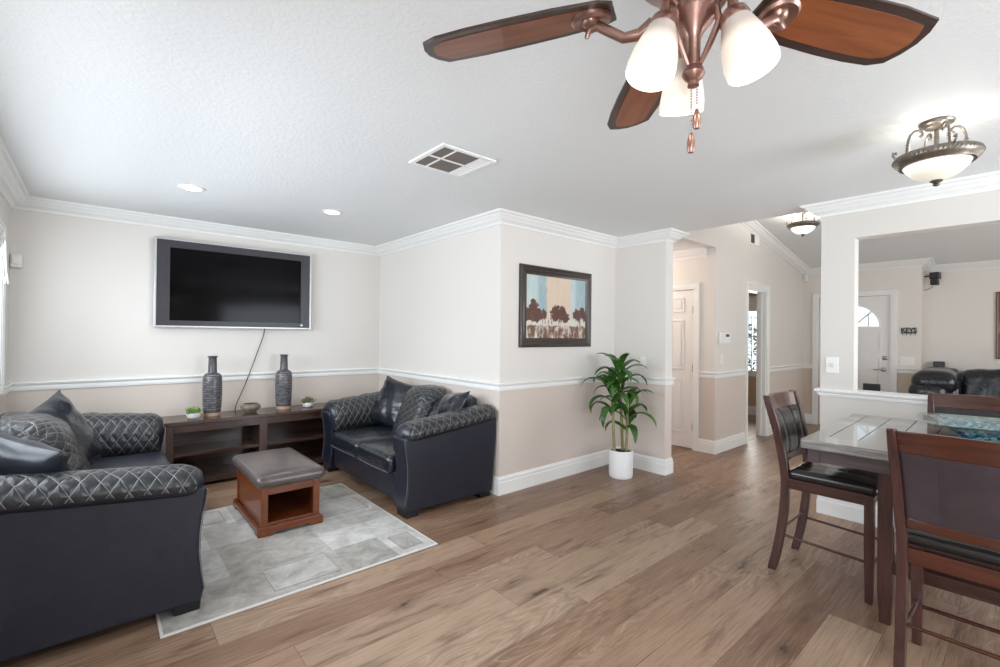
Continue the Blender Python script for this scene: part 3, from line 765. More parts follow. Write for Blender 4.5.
VP = [(0, 0), (.066, 0), (.068, .004), (.069, .030), (.073, .034), (.078, .12), (.081, .24), (.080, .345), (.074, .375), (.060, .393), (.040, .402), (.037, .415), (.034, .535), (.036, .545), (.043, .552), (.043, .558), (.036, .560), (.028, .550), (.028, .42), (0, .41)]
for (x, y), lb in (((.822, 5.08), 'tall dark banded bottle vase at the left, beside the green succulent'), ((1.462, 5.10), 'tall dark banded bottle vase at the right end of the console')):
    o = MB().lathe(VP, seg=40).build('bottle_vase', M['vase'], None, smooth=True, angle=35, loc=(x, y, ST))
    tag(o, lb, 'vase', 'bottle vases on the console')
M['stoneware'] = plain('olive_stoneware', C(112, 104, 92), .4, noise=.3, nscale=25)
o = MB().lathe([(0, 0), (.045, 0), (.050, .006), (.085, .040), (.090, .056), (.078, .078), (.062, .088), (.058, .084), (.070, .070), (.076, .056), (.05, .02), (0, .014)], seg=40).build('squat_bowl', M['stoneware'], None, smooth=True, angle=50, loc=(1.143, 5.05, ST))
tag(o, 'squat olive stoneware bowl on the console between the two vases', 'bowl')
def succulent(loc, mat, label, seed, sc):
    t = thing('potted_succulent', loc, label, 'succulent')
    p = MB().lathe([(0, 0), (.034, 0), (.050, .014), (.060, .046), (.061, .052), (.057, .052), (.050, .040), (0, .038)], seg=28)
    p.build('pot', M['pot'], t, smooth=True, angle=50)
    rnd = random.Random(seed); mb = MB()
    for k in range(34):
        a = k * 2.4 + rnd.uniform(-.2, .2); e = radians(82 - 62 * (k / 34)); r0 = .018 * rnd.random() + .02 * (k / 34); l = rnd.uniform(.045, .075) * sc
        bx, by = r0 * cos(a), r0 * sin(a); pts = []; rr = []
        for i in range(6):
            s_ = i / 5; q = l * s_
            pts.append((bx + q * cos(e) * cos(a), by + q * cos(e) * sin(a), .038 + q * sin(e) + .012 * s_ * s_)); rr.append(.0115 * sin(pi * (.15 + .85 * s_) * .97) ** .7 + .0012)
        mb.tube(pts, rr, 6, flat=.55)
    mb.build('rosette', mat, t, smooth=True)
succulent((.664, 4.99, ST), M['succulent'], 'bright green succulent in a white pot at the left end of the console', 3, .88)
succulent((1.695, 5.05, ST), M['succulent_dark'], 'dusky green succulent in a white pot near the loveseat', 5, .95)
# small box on the console's lower shelf
t = thing('media_box', (.615, 5.0, .0755), 'small dark brown box on the bottom shelf of the console, beside the sofa', 'box')
MB().box(-.075, .075, -.10, .10, 0, .10).build('case', M['esp_x'], t, bevel=.004)
o = MB().box(-.035, .035, -.104, -.10, .03, .055).build('front_badge', M['stoneware'], t)

# ================================================================== TELEVISION
def make_tv():
    x0, x1, z0, z1 = .380, 1.776, 1.424, 2.250; yf = 5.235
    t = thing('television', ((x0 + x1) / 2, YA, z0), 'wide flat television with thick charcoal bezel mounted on the back wall', 'television')
    hw, H, y = (x1 - x0) / 2, z1 - z0, yf - YA
    MB().box(-hw + .01, hw - .01, y + .008, y + .055, .01, H - .01).build('housing', M['black'], t, bevel=.004)
    b = MB(); L, T, B_ = .118, .085, .066; s = .018
    for q in ((-hw + s, -hw + L, s, H - s), (hw - L * .95, hw - s, s, H - s), (-hw + L, hw - L * .95, s, B_), (-hw + L, hw - L * .95, H - T, H - s)): b.box(q[0], q[1], y, y + .03, q[2], q[3])
    b.build('bezel', M['bezel'], t)
    f = MB()
    for q in ((-hw, -hw + s, 0, H), (hw - s, hw, 0, H), (-hw + s, hw - s, 0, s), (-hw + s, hw - s, H - s, H)): f.box(q[0], q[1], y - .004, y + .05, q[2], q[3])
    f.build('frame', M['silver'], t, bevel=.003)
    MB().box(-hw + L - .002, hw - L * .95 + .002, y + .006, y + .02, B_ - .002, H - T + .002).build('screen', M['screen'], t)
    i = MB()
    for q in ((-hw + L - .01, -hw + L, B_ - .01, H - T + .01), (hw - L * .95, hw - L * .95 + .01, B_ - .01, H - T + .01), (-hw + L, hw - L * .95, B_ - .01, B_), (-hw + L, hw - L * .95, H - T, H - T + .01)): i.box(q[0], q[1], y - .003, y + .01, q[2], q[3])
    i.build('inner_bezel', M['bezel'], t)
    MB().lathe([(0, 0), (.012, 0), (.012, .006), (0, .007)], seg=16, mat=Matrix.Rotation(pi / 2, 4, 'X'), c=(hw - .10, y, .045)).build('power_button', M['silver'], t, smooth=True)
    MB().box(-.25, .25, y + .05, -.001, H * .3, H * .7).build('wall_bracket', M['black'], t)
    c = MB(); P = [(1.325, 5.285, 1.45), (1.31, 5.288, 1.35), (1.235, 5.286, 1.12), (1.14, 5.27, .85), (1.06, 5.262, .66), (1.05, 5.262, .602)]
    c.tube([(p[0] - t.location.x, p[1] - YA, p[2] - z0) for p in P], .0045, 8); c.build('power_cable', M['black'], t, smooth=True)
make_tv()

# ================================================================== FRAMED TREE PICTURE
def picture(name, loc, rz, W, H, fwid, art, fmat, label):
    t = thing(name, loc, label, 'picture', rz)
    f = MB()
    prof = [(0, 0), (0, -.022), (.010, -.030), (fwid * .35, -.022), (fwid * .55, -.026), (fwid * .8, -.016), (fwid, -.012), (fwid, 0)]
    c = [(-W / 2, 0), (W / 2, 0), (W / 2, H), (-W / 2, H)]; k = len(prof); v = []
    dirs = [(1, 1), (-1, 1), (-1, -1), (1, -1)]
    for (x, z), (dx, dz) in zip(c, dirs):
        for q, y in prof: v.append((x + dx * q, y, z + dz * q))
    fs = [(i * k + j, ((i + 1) % 4) * k + j, ((i + 1) % 4) * k + (j + 1) % k, i * k + (j + 1) % k) for i in range(4) for j in range(k)]
    f.add(v, fs); f.build('frame', fmat, t, smooth=True, angle=25)
    m = fwid - .006
    o = MB().box(-W / 2 + m, W / 2 - m, -.010, -.002, m, H - m).build('canvas', art, t)
    return t
def tree_art():
    m, nt, b = new_mat('painted_trees'); n = N(nt); o = n.obj(); x, y, z = n.xyz(o)
    # painted field: x -.44..+.44, z .08..0.66
    nz = n.noise(n.comb(n.m('MULTIPLY', x, 3.0), 0.0, n.m('MULTIPLY', z, .8)), 5, 5, .7, .5); n2 = n.noise(o, 34, 5, .75)
    band = n.m('ADD', x, n.m('MULTIPLY', n.m('SUBTRACT', nz, .5), .10))
    blue = n.mix(nz, C(96, 146, 168), C(196, 206, 200)); cream = n.mix(nz, C(204, 178, 152), C(226, 212, 192)); pale = n.mix(nz, C(150, 188, 198), C(218, 218, 206))
    c = n.mix(n.sstep(band, -.30, -.24), pale, blue)
    c = n.mix(n.sstep(band, -.18, -.14), c, cream)
    c = n.mix(n.sstep(band, .17, .21), c, pale); c = n.mix(n.sstep(band, .24, .30), c, blue)
    # white trunk strip, brown ground
    c = n.mix(n.m('MULTIPLY', n.sstep(z, .285, .255), .9), c, C(214, 206, 192))
    wob = n.m('ADD', z, n.m('MULTIPLY', n.m('SUBTRACT', n2, .5), .05))
    trunk = n.m('MULTIPLY', n.m('GREATER_THAN', n.noise(n.comb(n.m('MULTIPLY', x, 1.0), 0.0, n.m('MULTIPLY', z, .25)), 42, 2), .60), n.m('MULTIPLY', n.m('LESS_THAN', z, .29), n.m('GREATER_THAN', z, .19)))
    c = n.mix(n.m('MULTIPLY', trunk, .8), c, C(92, 58, 46))
    c = n.mix(n.m('MULTIPLY', n.sstep(wob, .212, .195), n.sstep(n.noise(n.comb(x, 0.0, n.m('MULTIPLY', z, .5)), 16, 4, .7), .36, .55)), c, C(112, 74, 58))
    d = None
    for (cx, cz, rx, rz) in ((-.40, .305, .05, .06), (-.33, .36, .06, .085), (-.29, .30, .085, .07), (-.19, .305, .04, .05), (-.02, .32, .085, .075), (.06, .33, .075, .065), (.11, .285, .06, .05), (.30, .315, .075, .06), (.37, .335, .06, .06), (.42, .30, .05, .05)):
        q = n.m('ADD', n.m('POWER', n.m('ABSOLUTE', n.m('DIVIDE', n.m('SUBTRACT', x, cx), rx)), 2.0), n.m('POWER', n.m('ABSOLUTE', n.m('DIVIDE', n.m('SUBTRACT', z, cz), rz)), 2.0))
        d = q if d is None else n.m('MINIMUM', d, q)
    d = n.m('ADD', d, n.m('MULTIPLY', n.m('SUBTRACT', n2, .5), 4.2))
    c = n.mix(n.sstep(d, 1.08, .9), c, n.mix(n2, C(62, 36, 30), C(112, 66, 50)))
    nt.links.new(c, b.inputs['Base Color']); b.inputs['Roughness'].default_value = .45
    return m
M['frame_dark'] = plain('dark_bronze_frame', C(52, 42, 36), .32, noise=.1, coat=.3)
M['frame_gold'] = plain('brown_gold_frame', C(110, 74, 48), .35, noise=.2, coat=.2)
picture('framed_painting', (3.352, YC, 1.275), 0, 1.01, .752, .085, tree_art(), M['frame_dark'], 'framed painting of brown trees under blue and cream streaks above the plant')
M['art_tan'] = plain('tan_canvas', C(196, 176, 150), .6, noise=.2, nscale=4)
picture('foyer_picture', (9.1, -.12, 1.135), -pi / 2, .92, .895, .07, M['art_tan'], M['frame_gold'], 'brown framed picture on the far room wall at the right edge')

# ================================================================== POTTED PLANT
def make_plant():
    t = thing('potted_plant', (3.915, 2.672, 0), 'tall green dracaena with arching leaves in a white pot by the wall corner', 'plant')
    MB().lathe([(0, 0), (.106, 0), (.112, .006), (.115, .03), (.118, .262), (.116, .268), (.110, .268), (.108, .25), (.107, .20), (0, .20)], seg=40).build('pot', M['pot'], t, smooth=True, angle=40)
    MB().lathe([(0, .252), (.108, .248)], seg=30).build('soil', M['soil'], t, smooth=True)
    rnd = random.Random(11)
    def leaf(mb, base, az, el, L, wd, droop):
        n = 10; p = Vector(base); pts = []; e = el
        for i in range(n + 1):
            pts.append(p.copy()); st = L / n
            p = p + Vector((cos(az) * cos(e), sin(az) * cos(e), sin(e))) * st
            e -= droop * (.45 + 1.3 * i / n) / n
        wp = base
        sd = Vector((-sin(az), cos(az), 0)); vs = []; fs = []
        for i, q in enumerate(pts):
            s_ = i / n; wv = wd * (max(.02, sin(pi * min(1, .10 + .90 * s_))) ** .75)
            tv = (pts[min(i + 1, n)] - pts[max(i - 1, 0)]).normalized(); nv = sd.cross(tv)
            vs += [q - sd * wv + nv * wv * .35, q - nv * .001, q + sd * wv + nv * wv * .35]
        for i in range(n):
            a = i * 3; fs += [(a, a + 1, a + 4, a + 3), (a + 1, a + 2, a + 5, a + 4)]
        for q in vs:   # keep clear of the two walls
            q.x = min(q.x, .36); q.y = min(q.y, .33)
        mb.add(vs, fs)
    stems = [((-.055, .03), (-.085, .05), .90, 14, 1.18), ((.03, -.03), (.045, -.05), .74, 13, 1.15), ((.045, .02), (.02, .03), 1.07, 15, 1.08)]
    for (b0, b1, h, nl, sc) in stems:
        st = MB(); P = []
        for k in range(9):
            s_ = k / 8; P.append((b0[0] + (b1[0] - b0[0]) * s_ + .012 * sin(3 * s_ + b0[0] * 40), b0[1] + (b1[1] - b0[1]) * s_, .245 + (h - .245) * s_))
        st.tube(P, [.0155 - .003 * k / 8 for k in range(9)], 10); so = st.build('stem', M['cane'], t, smooth=True)
        mb = MB(); top = Vector(P[-1])
        for k in range(nl):
            f = k / nl; az = k * 2.399 + rnd.uniform(-.3, .3) + b0[0] * 50
            b = top + Vector((0, 0, -.30 * (1 - f) ** 1.2 + .02)); el = radians(rnd.uniform(30, 58) + 26 * f)
            leaf(mb, b, az, el, rnd.uniform(.30, .44) * sc * (1 - .28 * f), rnd.uniform(.034, .046), rnd.uniform(2.6, 3.6) * (1 - .42 * f))
        mb.build('foliage', M['leaf'], so, smooth=True, angle=180)
make_plant()

# ================================================================== CEILING FAN
def make_fan():
    hx, hy = .976, .49
    t = thing('ceiling_fan', (hx, hy, CE), 'five-blade bronze and walnut ceiling fan with three lit glass shades', 'ceiling fan')
    zb = 2.135 - CE
    MB().lathe([(0, 0), (.070, 0), (.072, -.012), (.060, -.035), (.035, -.055), (0, -.057)], seg=36).build('canopy', M['bronze'], t, smooth=True)
    MB().lathe([(.014, -.04), (.014, -.14)], seg=16).build('downrod', M['bronze'], t, smooth=True)
    MB().lathe([(0, -.13), (.05, -.13), (.07, -.145), (.115, -.165), (.132, -.19), (.132, -.235), (.118, -.262), (.085, -.285), (.07, -.30), (.074, -.315), (.066, -.335), (.045, -.35), (0, -.35)], seg=44).build('motor_housing', M['bronze'], t, smooth=True, angle=30)
    # light kit: flared bell, thin stem, finial
    MB().lathe([(0, -.345), (.052, -.345), (.050, -.360), (.036, -.378), (.022, -.395), (.0145, -.41), (.0135, -.468), (.020, -.474), (.024, -.486), (.018, -.496), (.011, -.502), (.012, -.512), (0, -.516)], seg=30).build('light_kit_stem', M['bronze'], t, smooth=True, angle=30)
    a0 = 2.064 + radians(0)
    for k in range(5):
        a = a0 - radians(72) * k
        R = Matrix.Rotation(a, 4, 'Z') @ Matrix.Translation((0, 0, zb)) @ Matrix.Rotation(radians(-12), 4, 'X')
        def outline(ins):
            up_ = [(.170, .044), (.20, .062), (.30, .076), (.42, .083), (.52, .085), (.600, .081), (.640, .064)]
            lo_ = [(.655, .030), (.660, -.005), (.652, -.040), (.632, -.072), (.52, -.080), (.42, -.079), (.30, -.074), (.20, -.062), (.170, -.044)]
            P = up_ + lo_
            if ins:
                cx = .43; P = [(cx + (x - cx) * (.90 if x > cx else .86), y * .72) for x, y in P]
            return P
        b = MB(); P = outline(0); b.prism(P, 2, -.0035, .0035); b.v = [tuple(R @ Vector(q)) for q in b.v]
        bo = b.build('blade', M['fan_dark'], t, bevel=.0012)
        i = MB(); i.prism(outline(1), 2, -.0050, -.0036); i.v = [tuple(R @ Vector(q)) for q in i.v]
        io = i.build('inlay', M['fan_inlay'], bo)
        # rotate the grain with the blade: rebuild meshes in blade-local space
        for o in (bo, io):
            me = o.data; me.transform(R.inverted())
        bo.matrix_local = R
        # scrolled blade iron
        br = MB()
        br.tube([(.085, 0, -.045), (.115, 0, -.062), (.15, 0, -.062), (.185, 0, -.040), (.21, 0, -.024), (.23, 0, -.030), (.236, 0, -.046)], [.016, .014, .012, .012, .012, .009, .005], 10)
        br.lathe([(0, -.012), (.026, -.013), (.040, -.018), (.046, -.012), (.046, -.004), (0, -.003)], c=(.225, 0, 0), seg=24)
        br.lathe([(0, -.026), (.012, -.025), (.020, -.018), (.022, -.012)], c=(.225, 0, 0), seg=18)
        br.v = [tuple(R @ Vector(q)) for q in br.v]
        br.build('blade_iron', M['bronze'], t, smooth=True, angle=40)
    for az in (40, 160, 280):
        a = radians(az); d = Vector((cos(a), sin(a), 0)); tl = Matrix.Rotation(radians(17), 4, Vector((sin(a), -cos(a), 0)))  # tilt bottom outward
        top = d * .080 + Vector((0, 0, -.392))
        arm = MB()
        arm.tube([d * .03 + Vector((0, 0, -.352)), d * .06 + Vector((0, 0, -.338)), d * .076 + Vector((0, 0, -.350)), top + Vector((0, 0, .012))], [.011, .010, .010, .012], 10)
        arm.tube([d * .045 + Vector((0, 0, -.345)), d * .052 + Vector((0, 0, -.39)), d * .034 + Vector((0, 0, -.43)), d * .014 + Vector((0, 0, -.468))], [.006, .008, .007, .005], 8)
        arm.build('lamp_arm', M['bronze'], t, smooth=True)
        Rm = Matrix.Translation(top) @ tl @ Matrix.Diagonal((.84, .84, .84, 1))
        so = MB(); so.lathe([(0, .020), (.020, .018), (.032, .006), (.036, -.012), (.034, -.018), (0, -.016)], seg=24); so.build('lamp_socket', M['bronze'], t, smooth=True).matrix_local = Rm
        g = MB(); g.lathe([(.030, -.010), (.036, -.022), (.046, -.055), (.056, -.095), (.0605, -.128), (.0600, -.150), (.0585, -.152), (.0575, -.148), (.0575, -.128), (.053, -.095), (.043, -.055), (.033, -.022)], seg=44)
        go = g.build('glass_shade', M['shade'], t, smooth=True, angle=60); go.matrix_local = Rm
        bl = MB(); bl.lathe([(0, -.03), (.013, -.032), (.014, -.045), (.024, -.066), (.030, -.088), (.027, -.108), (.015, -.121), (0, -.125)], seg=24)
        bo = bl.build('light_bulb', M['bulb'], t, smooth=True); bo.matrix_local = Rm
        p = Rm @ Vector((0, 0, -.140)); bulb('fan_lamp', (hx + p.x, hy + p.y, CE + p.z), .30, .012)
    for (dx, dy, z1) in ((.004, .006, -.655), (.007, -.005, -.605)):
        c = MB(); k = 0; z = -.50
        pts = [(dx, dy, -.50 - i * .006) for i in range(int((-.50 - z1 - .045) / .006))]
        for q in pts: c.lathe([(0, .0028), (.0022, .0014), (.0026, 0), (.0022, -.0014), (0, -.0028)], c=q, seg=6)
        co = c.build('pull_chain', M['nickel'], t, smooth=True)
        f = MB(); f.lathe([(0, .045), (.003, .044), (.006, .036), (.0085, .024), (.0085, .010), (.006, .001), (0, 0)], c=(dx, dy, z1), seg=16); fo = f.build('pull_fob', M['bronze'], co, smooth=True)
make_fan()

# ================================================================== SEMI-FLUSH BOWL LIGHTS
def bowl_light(loc, sc, rs, label, power, glass='dome'):
    t = thing('bowl_ceiling_light', loc, label, 'ceiling light', group='bowl ceiling lights')
    def L(p): return [(r * rs, z * sc) for r, z in p]
    MB().lathe(L([(0, 0), (.085, 0), (.090, -.006), (.084, -.016), (.070, -.020), (.060, -.030), (.030, -.036), (0, -.038)]), seg=40).build('canopy', M['pewter'], t, smooth=True, angle=35)
    MB().lathe(L([(.013, -.03), (.013, -.16), (.018, -.165), (.018, -.185)]), seg=14).build('stem', M['pewter'], t, smooth=True)
    rim = MB(); rim.lathe(L([(.168, -.222), (.186, -.222), (.196, -.210), (.208, -.204), (.216, -.192), (.217, -.176), (.208, -.166), (.192, -.164), (.180, -.172), (.170, -.19), (.168, -.222)]), seg=64)
    for k in range(60):
        a = 2 * pi * k / 60; c_, s_ = cos(a), sin(a); a2 = a + .09
        rim.tube([(.208 * rs * c_, .208 * rs * s_, -.196 * sc), (.216 * rs * cos(a + .045), .216 * rs * sin(a + .045), -.186 * sc), (.210 * rs * cos(a2), .210 * rs * sin(a2), -.173 * sc)], .0045 * sc, 6)
    rim.build('rim', M['pewter'], t, smooth=True, angle=40)
    # fluted glass dome
    dome = MB(); prof = [(.170, -.200), (.167, -.215), (.152, -.240), (.122, -.268), (.085, -.289), (.045, -.301), (.012, -.305)]
    seg = 72; vs = []; n = len(prof)
    for i in range(seg):
        a = 2 * pi * i / seg
        for j, (r, z) in enumerate(prof):
            k = 1 + .018 * cos(a * 24) * (1 if 0 < j < n - 1 else 0); vs.append((r * k * rs * cos(a), r * k * rs * sin(a), (z + .19) * sc))
    fs = [(i * n + j, ((i + 1) % seg) * n + j, ((i + 1) % seg) * n + j + 1, i * n + j + 1) for i in range(seg) for j in range(n - 1)]
    dome.add(vs, fs); o = dome.build('glass_dome', M[glass], t, smooth=True, angle=80, loc=(0, 0, -.19 * sc))
    MB().lathe(L([(0, -.300), (.030, -.302), (.034, -.307), (.022, -.314), (.012, -.318), (.020, -.324), (.012, -.332), (0, -.334)]), seg=24).build('finial', M['pewter'], t, smooth=True, angle=35)
    for k in range(4):
        a = radians(28 + 90 * k); c_, s_ = cos(a), sin(a); P = []
        for (r, z) in ((.075, -.060), (.068, -.052), (.074, -.042), (.090, -.040), (.102, -.050), (.104, -.064), (.094, -.072), (.084, -.066)): P.append((r, z))
        spiral = [(.088, -.060), (.080, -.068), (.072, -.060), (.074, -.046), (.090, -.034), (.115, -.036), (.136, -.054), (.146, -.082), (.150, -.115), (.154, -.145), (.166, -.172)]
        am = MB(); am.tube([(r * rs * c_, r * rs * s_, z * sc) for r, z in spiral], .0062 * sc, 8)
        for z in (-.105, -.118, -.131): am.lathe([(0, .006 * sc), (.011 * sc, 0), (0, -.006 * sc)], c=(.149 * rs * c_, .149 * rs * s_, z * sc), seg=10)
        am.tube([(r * rs * c_, r * rs * s_, z * sc) for r, z in ((.192, -.178), (.214, -.170), (.228, -.154), (.224, -.138), (.212, -.138), (.211, -.150))], .006 * sc, 8)
        am.build('scroll_arm', M['pewter'], t, smooth=True)
    for k in range(2):
        a = radians(70 + 180 * k); bulb('bowl_lamp', (loc[0] + .07 * sc * cos(a), loc[1] + .07 * sc * sin(a), loc[2] - .15 * sc), power, .03, (1, .97, .90))
bowl_light((3.07, .315, CE), .94, .755, 'larger bowl ceiling light with pewter scrolls above the dining table', .65)
bowl_light((6.36, 1.82, vz(6.36) - .004), .92, .755, 'smaller bowl ceiling light hanging in the foyer beyond the divider', 3.0, 'dome_bright')

# ================================================================== RECESSED LIGHTS, VENTS, SMALL WALL THINGS
for (x, y), lb in (((.511, 4.06), 'recessed ceiling downlight at the left, above the television'), ((1.529, 4.01), 'recessed ceiling downlight at the right, nearer the alcove corner')):
    t = thing('recessed_downlight', (x, y, CE), lb, 'downlight', group='recessed downlights')
    MB().lathe([(.060, 0), (.085, 0), (.086, -.004), (.080, -.007), (.062, -.006), (.060, 0)], seg=36).build('trim_ring', M['trim'], t, smooth=True)
    MB().lathe([(0, -.004), (.061, -.004)], seg=30).build('lens', M['downlight'], t)
    d = bpy.data.lights.new('downlight_lamp', 'SPOT'); d.energy = 14; d.spot_size = radians(110); d.spot_blend = .6; d.color = (1, .97, .92); d.shadow_soft_size = .06
    o = bpy.data.objects.new('downlight_lamp', d); COL.objects.link(o); o.location = (x, y, CE - .02)
def ceiling_vent():
    x0, x1, y0, y1 = 1.425, 1.812, 2.135, 2.515
    t = thing('ceiling_vent', ((x0 + x1) / 2, (y0 + y1) / 2, CE), 'square white ceiling air vent with dark louvres', 'vent')
    hx, hy = (x1 - x0) / 2, (y1 - y0) / 2; f = MB(); b = .028
    for q in ((-hx, hx, -hy, -hy + b), (-hx, hx, hy - b, hy), (-hx, -hx + b, -hy + b, hy - b), (hx - b, hx, -hy + b, hy - b)): f.box(*q, -.012, -.001)
    f.box(-hx + b, hx - b, -.008, .008, -.011, -.001); f.box(-hx + .105, -hx + .118, -hy + b, hy - b, -.011, -.001); f.box(hx - .105, hx - .092, -hy + b, hy - b, -.011, -.001)
    f.build('frame', M['trim'], t, bevel=.002)
    MB().box(-hx + b, hx - b, -hy + b, hy - b, -.003, -.001).build('backing', M['louvre_back'], t)
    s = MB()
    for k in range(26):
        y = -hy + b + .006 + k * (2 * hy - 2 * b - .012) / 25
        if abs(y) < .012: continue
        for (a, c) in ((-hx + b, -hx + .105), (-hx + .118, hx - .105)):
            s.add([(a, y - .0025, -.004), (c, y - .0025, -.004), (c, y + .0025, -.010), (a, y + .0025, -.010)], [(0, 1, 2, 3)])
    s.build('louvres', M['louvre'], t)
    s = MB()
    for k in range(9):
        x = hx - .092 + k * .0072
        s.add([(x, -hy + b, -.003), (x + .010, -hy + b, -.009), (x + .010, hy - b, -.009), (x, hy - b, -.003)], [(0, 1, 2, 3)])
    s.build('open_louvres', M['trim'], t)
ceiling_vent()
def wall_register():
    t = thing('wall_register', (6.675, YF, 2.63), 'small white air register high on the foyer wall under the sloping crown', 'vent')
    f = MB()
    for q in ((-.16, .16, 0, .02), (-.16, .16, .14, .155), (-.16, -.145, .02, .14), (.145, .16, .02, .14), (-.008, .008, .02, .14)): f.box(q[0], q[1], -.012, 0, q[2], q[3])
    f.build('frame', M['trim'], t)
    MB().box(-.145, -.008, -.005, -.001, .02, .14).build('dark_grille', M['bezel'], t); MB().box(.008, .145, -.009, -.001, .02, .14).build('shutter', M['trim'], t)
wall_register()
def plate(name, loc, rz, w_, h, label, cat, kind):
    t = thing(name, loc, label, cat, rz)      # local: wall plane y=0, front faces -y
    MB().box(-w_ / 2, w_ / 2, -.006, 0, -h / 2, h / 2).build('cover_plate', M['white_plastic'], t, bevel=.002)
    if kind == 'toggle': MB().box(-.006, .006, -.018, -.006, -.012, .014).build('toggle', M['nickel'], t, bevel=.002)
    elif kind == 'rocker': MB().box(-.016, .016, -.010, -.006, -.033, .033).build('rocker', M['white_plastic'], t, bevel=.001)
    else:
        for x in (-.03, .03): MB().box(x - .014, x + .014, -.010, -.006, -.03, .03).build('rocker', M['white_plastic'], t, bevel=.001)
plate('light_switch', (5.70, YF, 1.12), 0, .075, .12, 'white switch plate below the thermostat on the foyer wall', 'switch', 'rocker')
plate('light_switch', (XG, 1.037, 1.175), -pi / 2, .082, .125, 'white toggle switch plate on the divider post above the table', 'switch', 'toggle')
plate('light_switch', (XD, 2.67, 1.12), -pi / 2, .062, .11, 'white switch plate on the wall behind the plant leaves', 'switch', 'rocker')
plate('light_switch', (XFD, 1.19, 1.075), -pi / 2, .16, .12, 'wide white switch plate beside the front door under the key rack', 'switch', 'double')
t = thing('thermostat', (5.755, YF, 1.38), 'white wall thermostat near the hall corner', 'thermostat')
MB().rbox(-.155, .135, -.032, 0, -.072, .068, .012).build('housing', M['white_plastic'], t, smooth=True)
MB().box(-.01, .085, -.034, -.030, .012, .045).build('display', M['bezel'], t)
t = thing('motion_sensor', (-.50, YA - .028, 1.93), 'small white motion sensor on the back wall near the left corner', 'sensor')
MB().rbox(-.028, .040, -.030, .028, -.055, .055, .016).build('housing', M['white_plastic'], t, smooth=True)
MB().rbox(-.018, .036, -.044, -.02, -.03, .04, .011).build('sensor_lens', M['white_plastic'], t, smooth=True)
t = thing('motion_sensor', (8.70, YF - .035, 2.37), 'small white motion sensor in the foyer corner below the crown', 'sensor')
MB().rbox(-.035, .045, -.03, .034, -.06, .055, .015).build('housing', M['white_plastic'], t, smooth=True)
MB().rbox(-.05, -.02, -.04, .01, -.03, .035, .011).build('sensor_lens', M['white_plastic'], t, smooth=True)
c = MB(); c.tube([(-.505, 4.80, 2.04), (-.50, 4.80, 1.84), (-.495, 4.785, 1.79), (-.49, 4.80, 1.75), (-.49, 4.835, 1.715), (-.492, 4.845, 1.74), (-.494, 4.81, 1.775), (-.496, 4.76, 1.75), (-.497, 4.74, 1.71)], .0045, 8)
o = c.build('blind_cord', M['white_plastic'], None, smooth=True); tag(o, 'looped white blind cord hanging at the left window', 'cord')
# key rack with the word KEYS
def key_rack():
    t = thing('key_rack', (XFD, 1.175, 1.44), 'dark metal KEYS rack with hooks beside the front door', 'key rack', -pi / 2)
    cu = bpy.data.curves.new('keys_word', 'FONT'); cu.body = 'KEYS'; cu.size = .094; cu.extrude = .004; cu.align_x = 'CENTER'; cu.offset = .003; cu.space_character = .95
    o = bpy.data.objects.new('keys_word', cu); COL.objects.link(o)
    me = bpy.data.meshes.new_from_object(o.evaluated_get(bpy.context.evaluated_depsgraph_get())); bpy.data.objects.remove(o)
    me.materials.clear(); me.materials.append(M['black'])
    me.transform(Matrix.Translation((0, -.010, .045)) @ Matrix.Rotation(pi / 2, 4, 'X') @ Matrix.Diagonal((.86, 1, 1, 1)))
    lo = bpy.data.objects.new('lettering', me); COL.objects.link(lo); lo.parent = t
    MB().box(-.085, .085, -.012, 0, .030, .046).build('rail', M['black'], t)
    for k in range(4):
        x = -.068 + k * .0453
        MB().tube([(x, -.008, .035), (x, -.010, .012), (x, -.018, .006), (x, -.024, .012)], .0035, 8).build('hook', M['black'], t, smooth=True)
key_rack()
def speaker(loc, rz, label):
    t = thing('wall_speaker', loc, label, 'speaker', rz)
    MB().box(-.055, .045, -.06, .05, .0, .095).build('cabinet', M['black'], t, bevel=.006)
    MB().box(-.05, .03, -.05, .03, -.085, -.004).build('lower_driver_box', M['black'], t, bevel=.006)
    b = MB(); b.tube([(-.04, .02, .06), (-.11, .03, .05), (-.165, .035, .05)], .010, 8); b.box(-.185, -.165, .0, .05, -.10, .11)
    b.build('wall_bracket', M['black'], t, smooth=True)
    MB().tube([(-.17, .0, -.06), (-.16, -.01, -.12), (-.12, -.01, -.15), (-.06, .0, -.13), (-.03, .0, -.10)], .004, 8).build('cable', M['black'], t, smooth=True)
speaker((8.93, .915, 2.24), radians(-100), 'black speaker on a wall bracket high in the corner beside the front door wall')

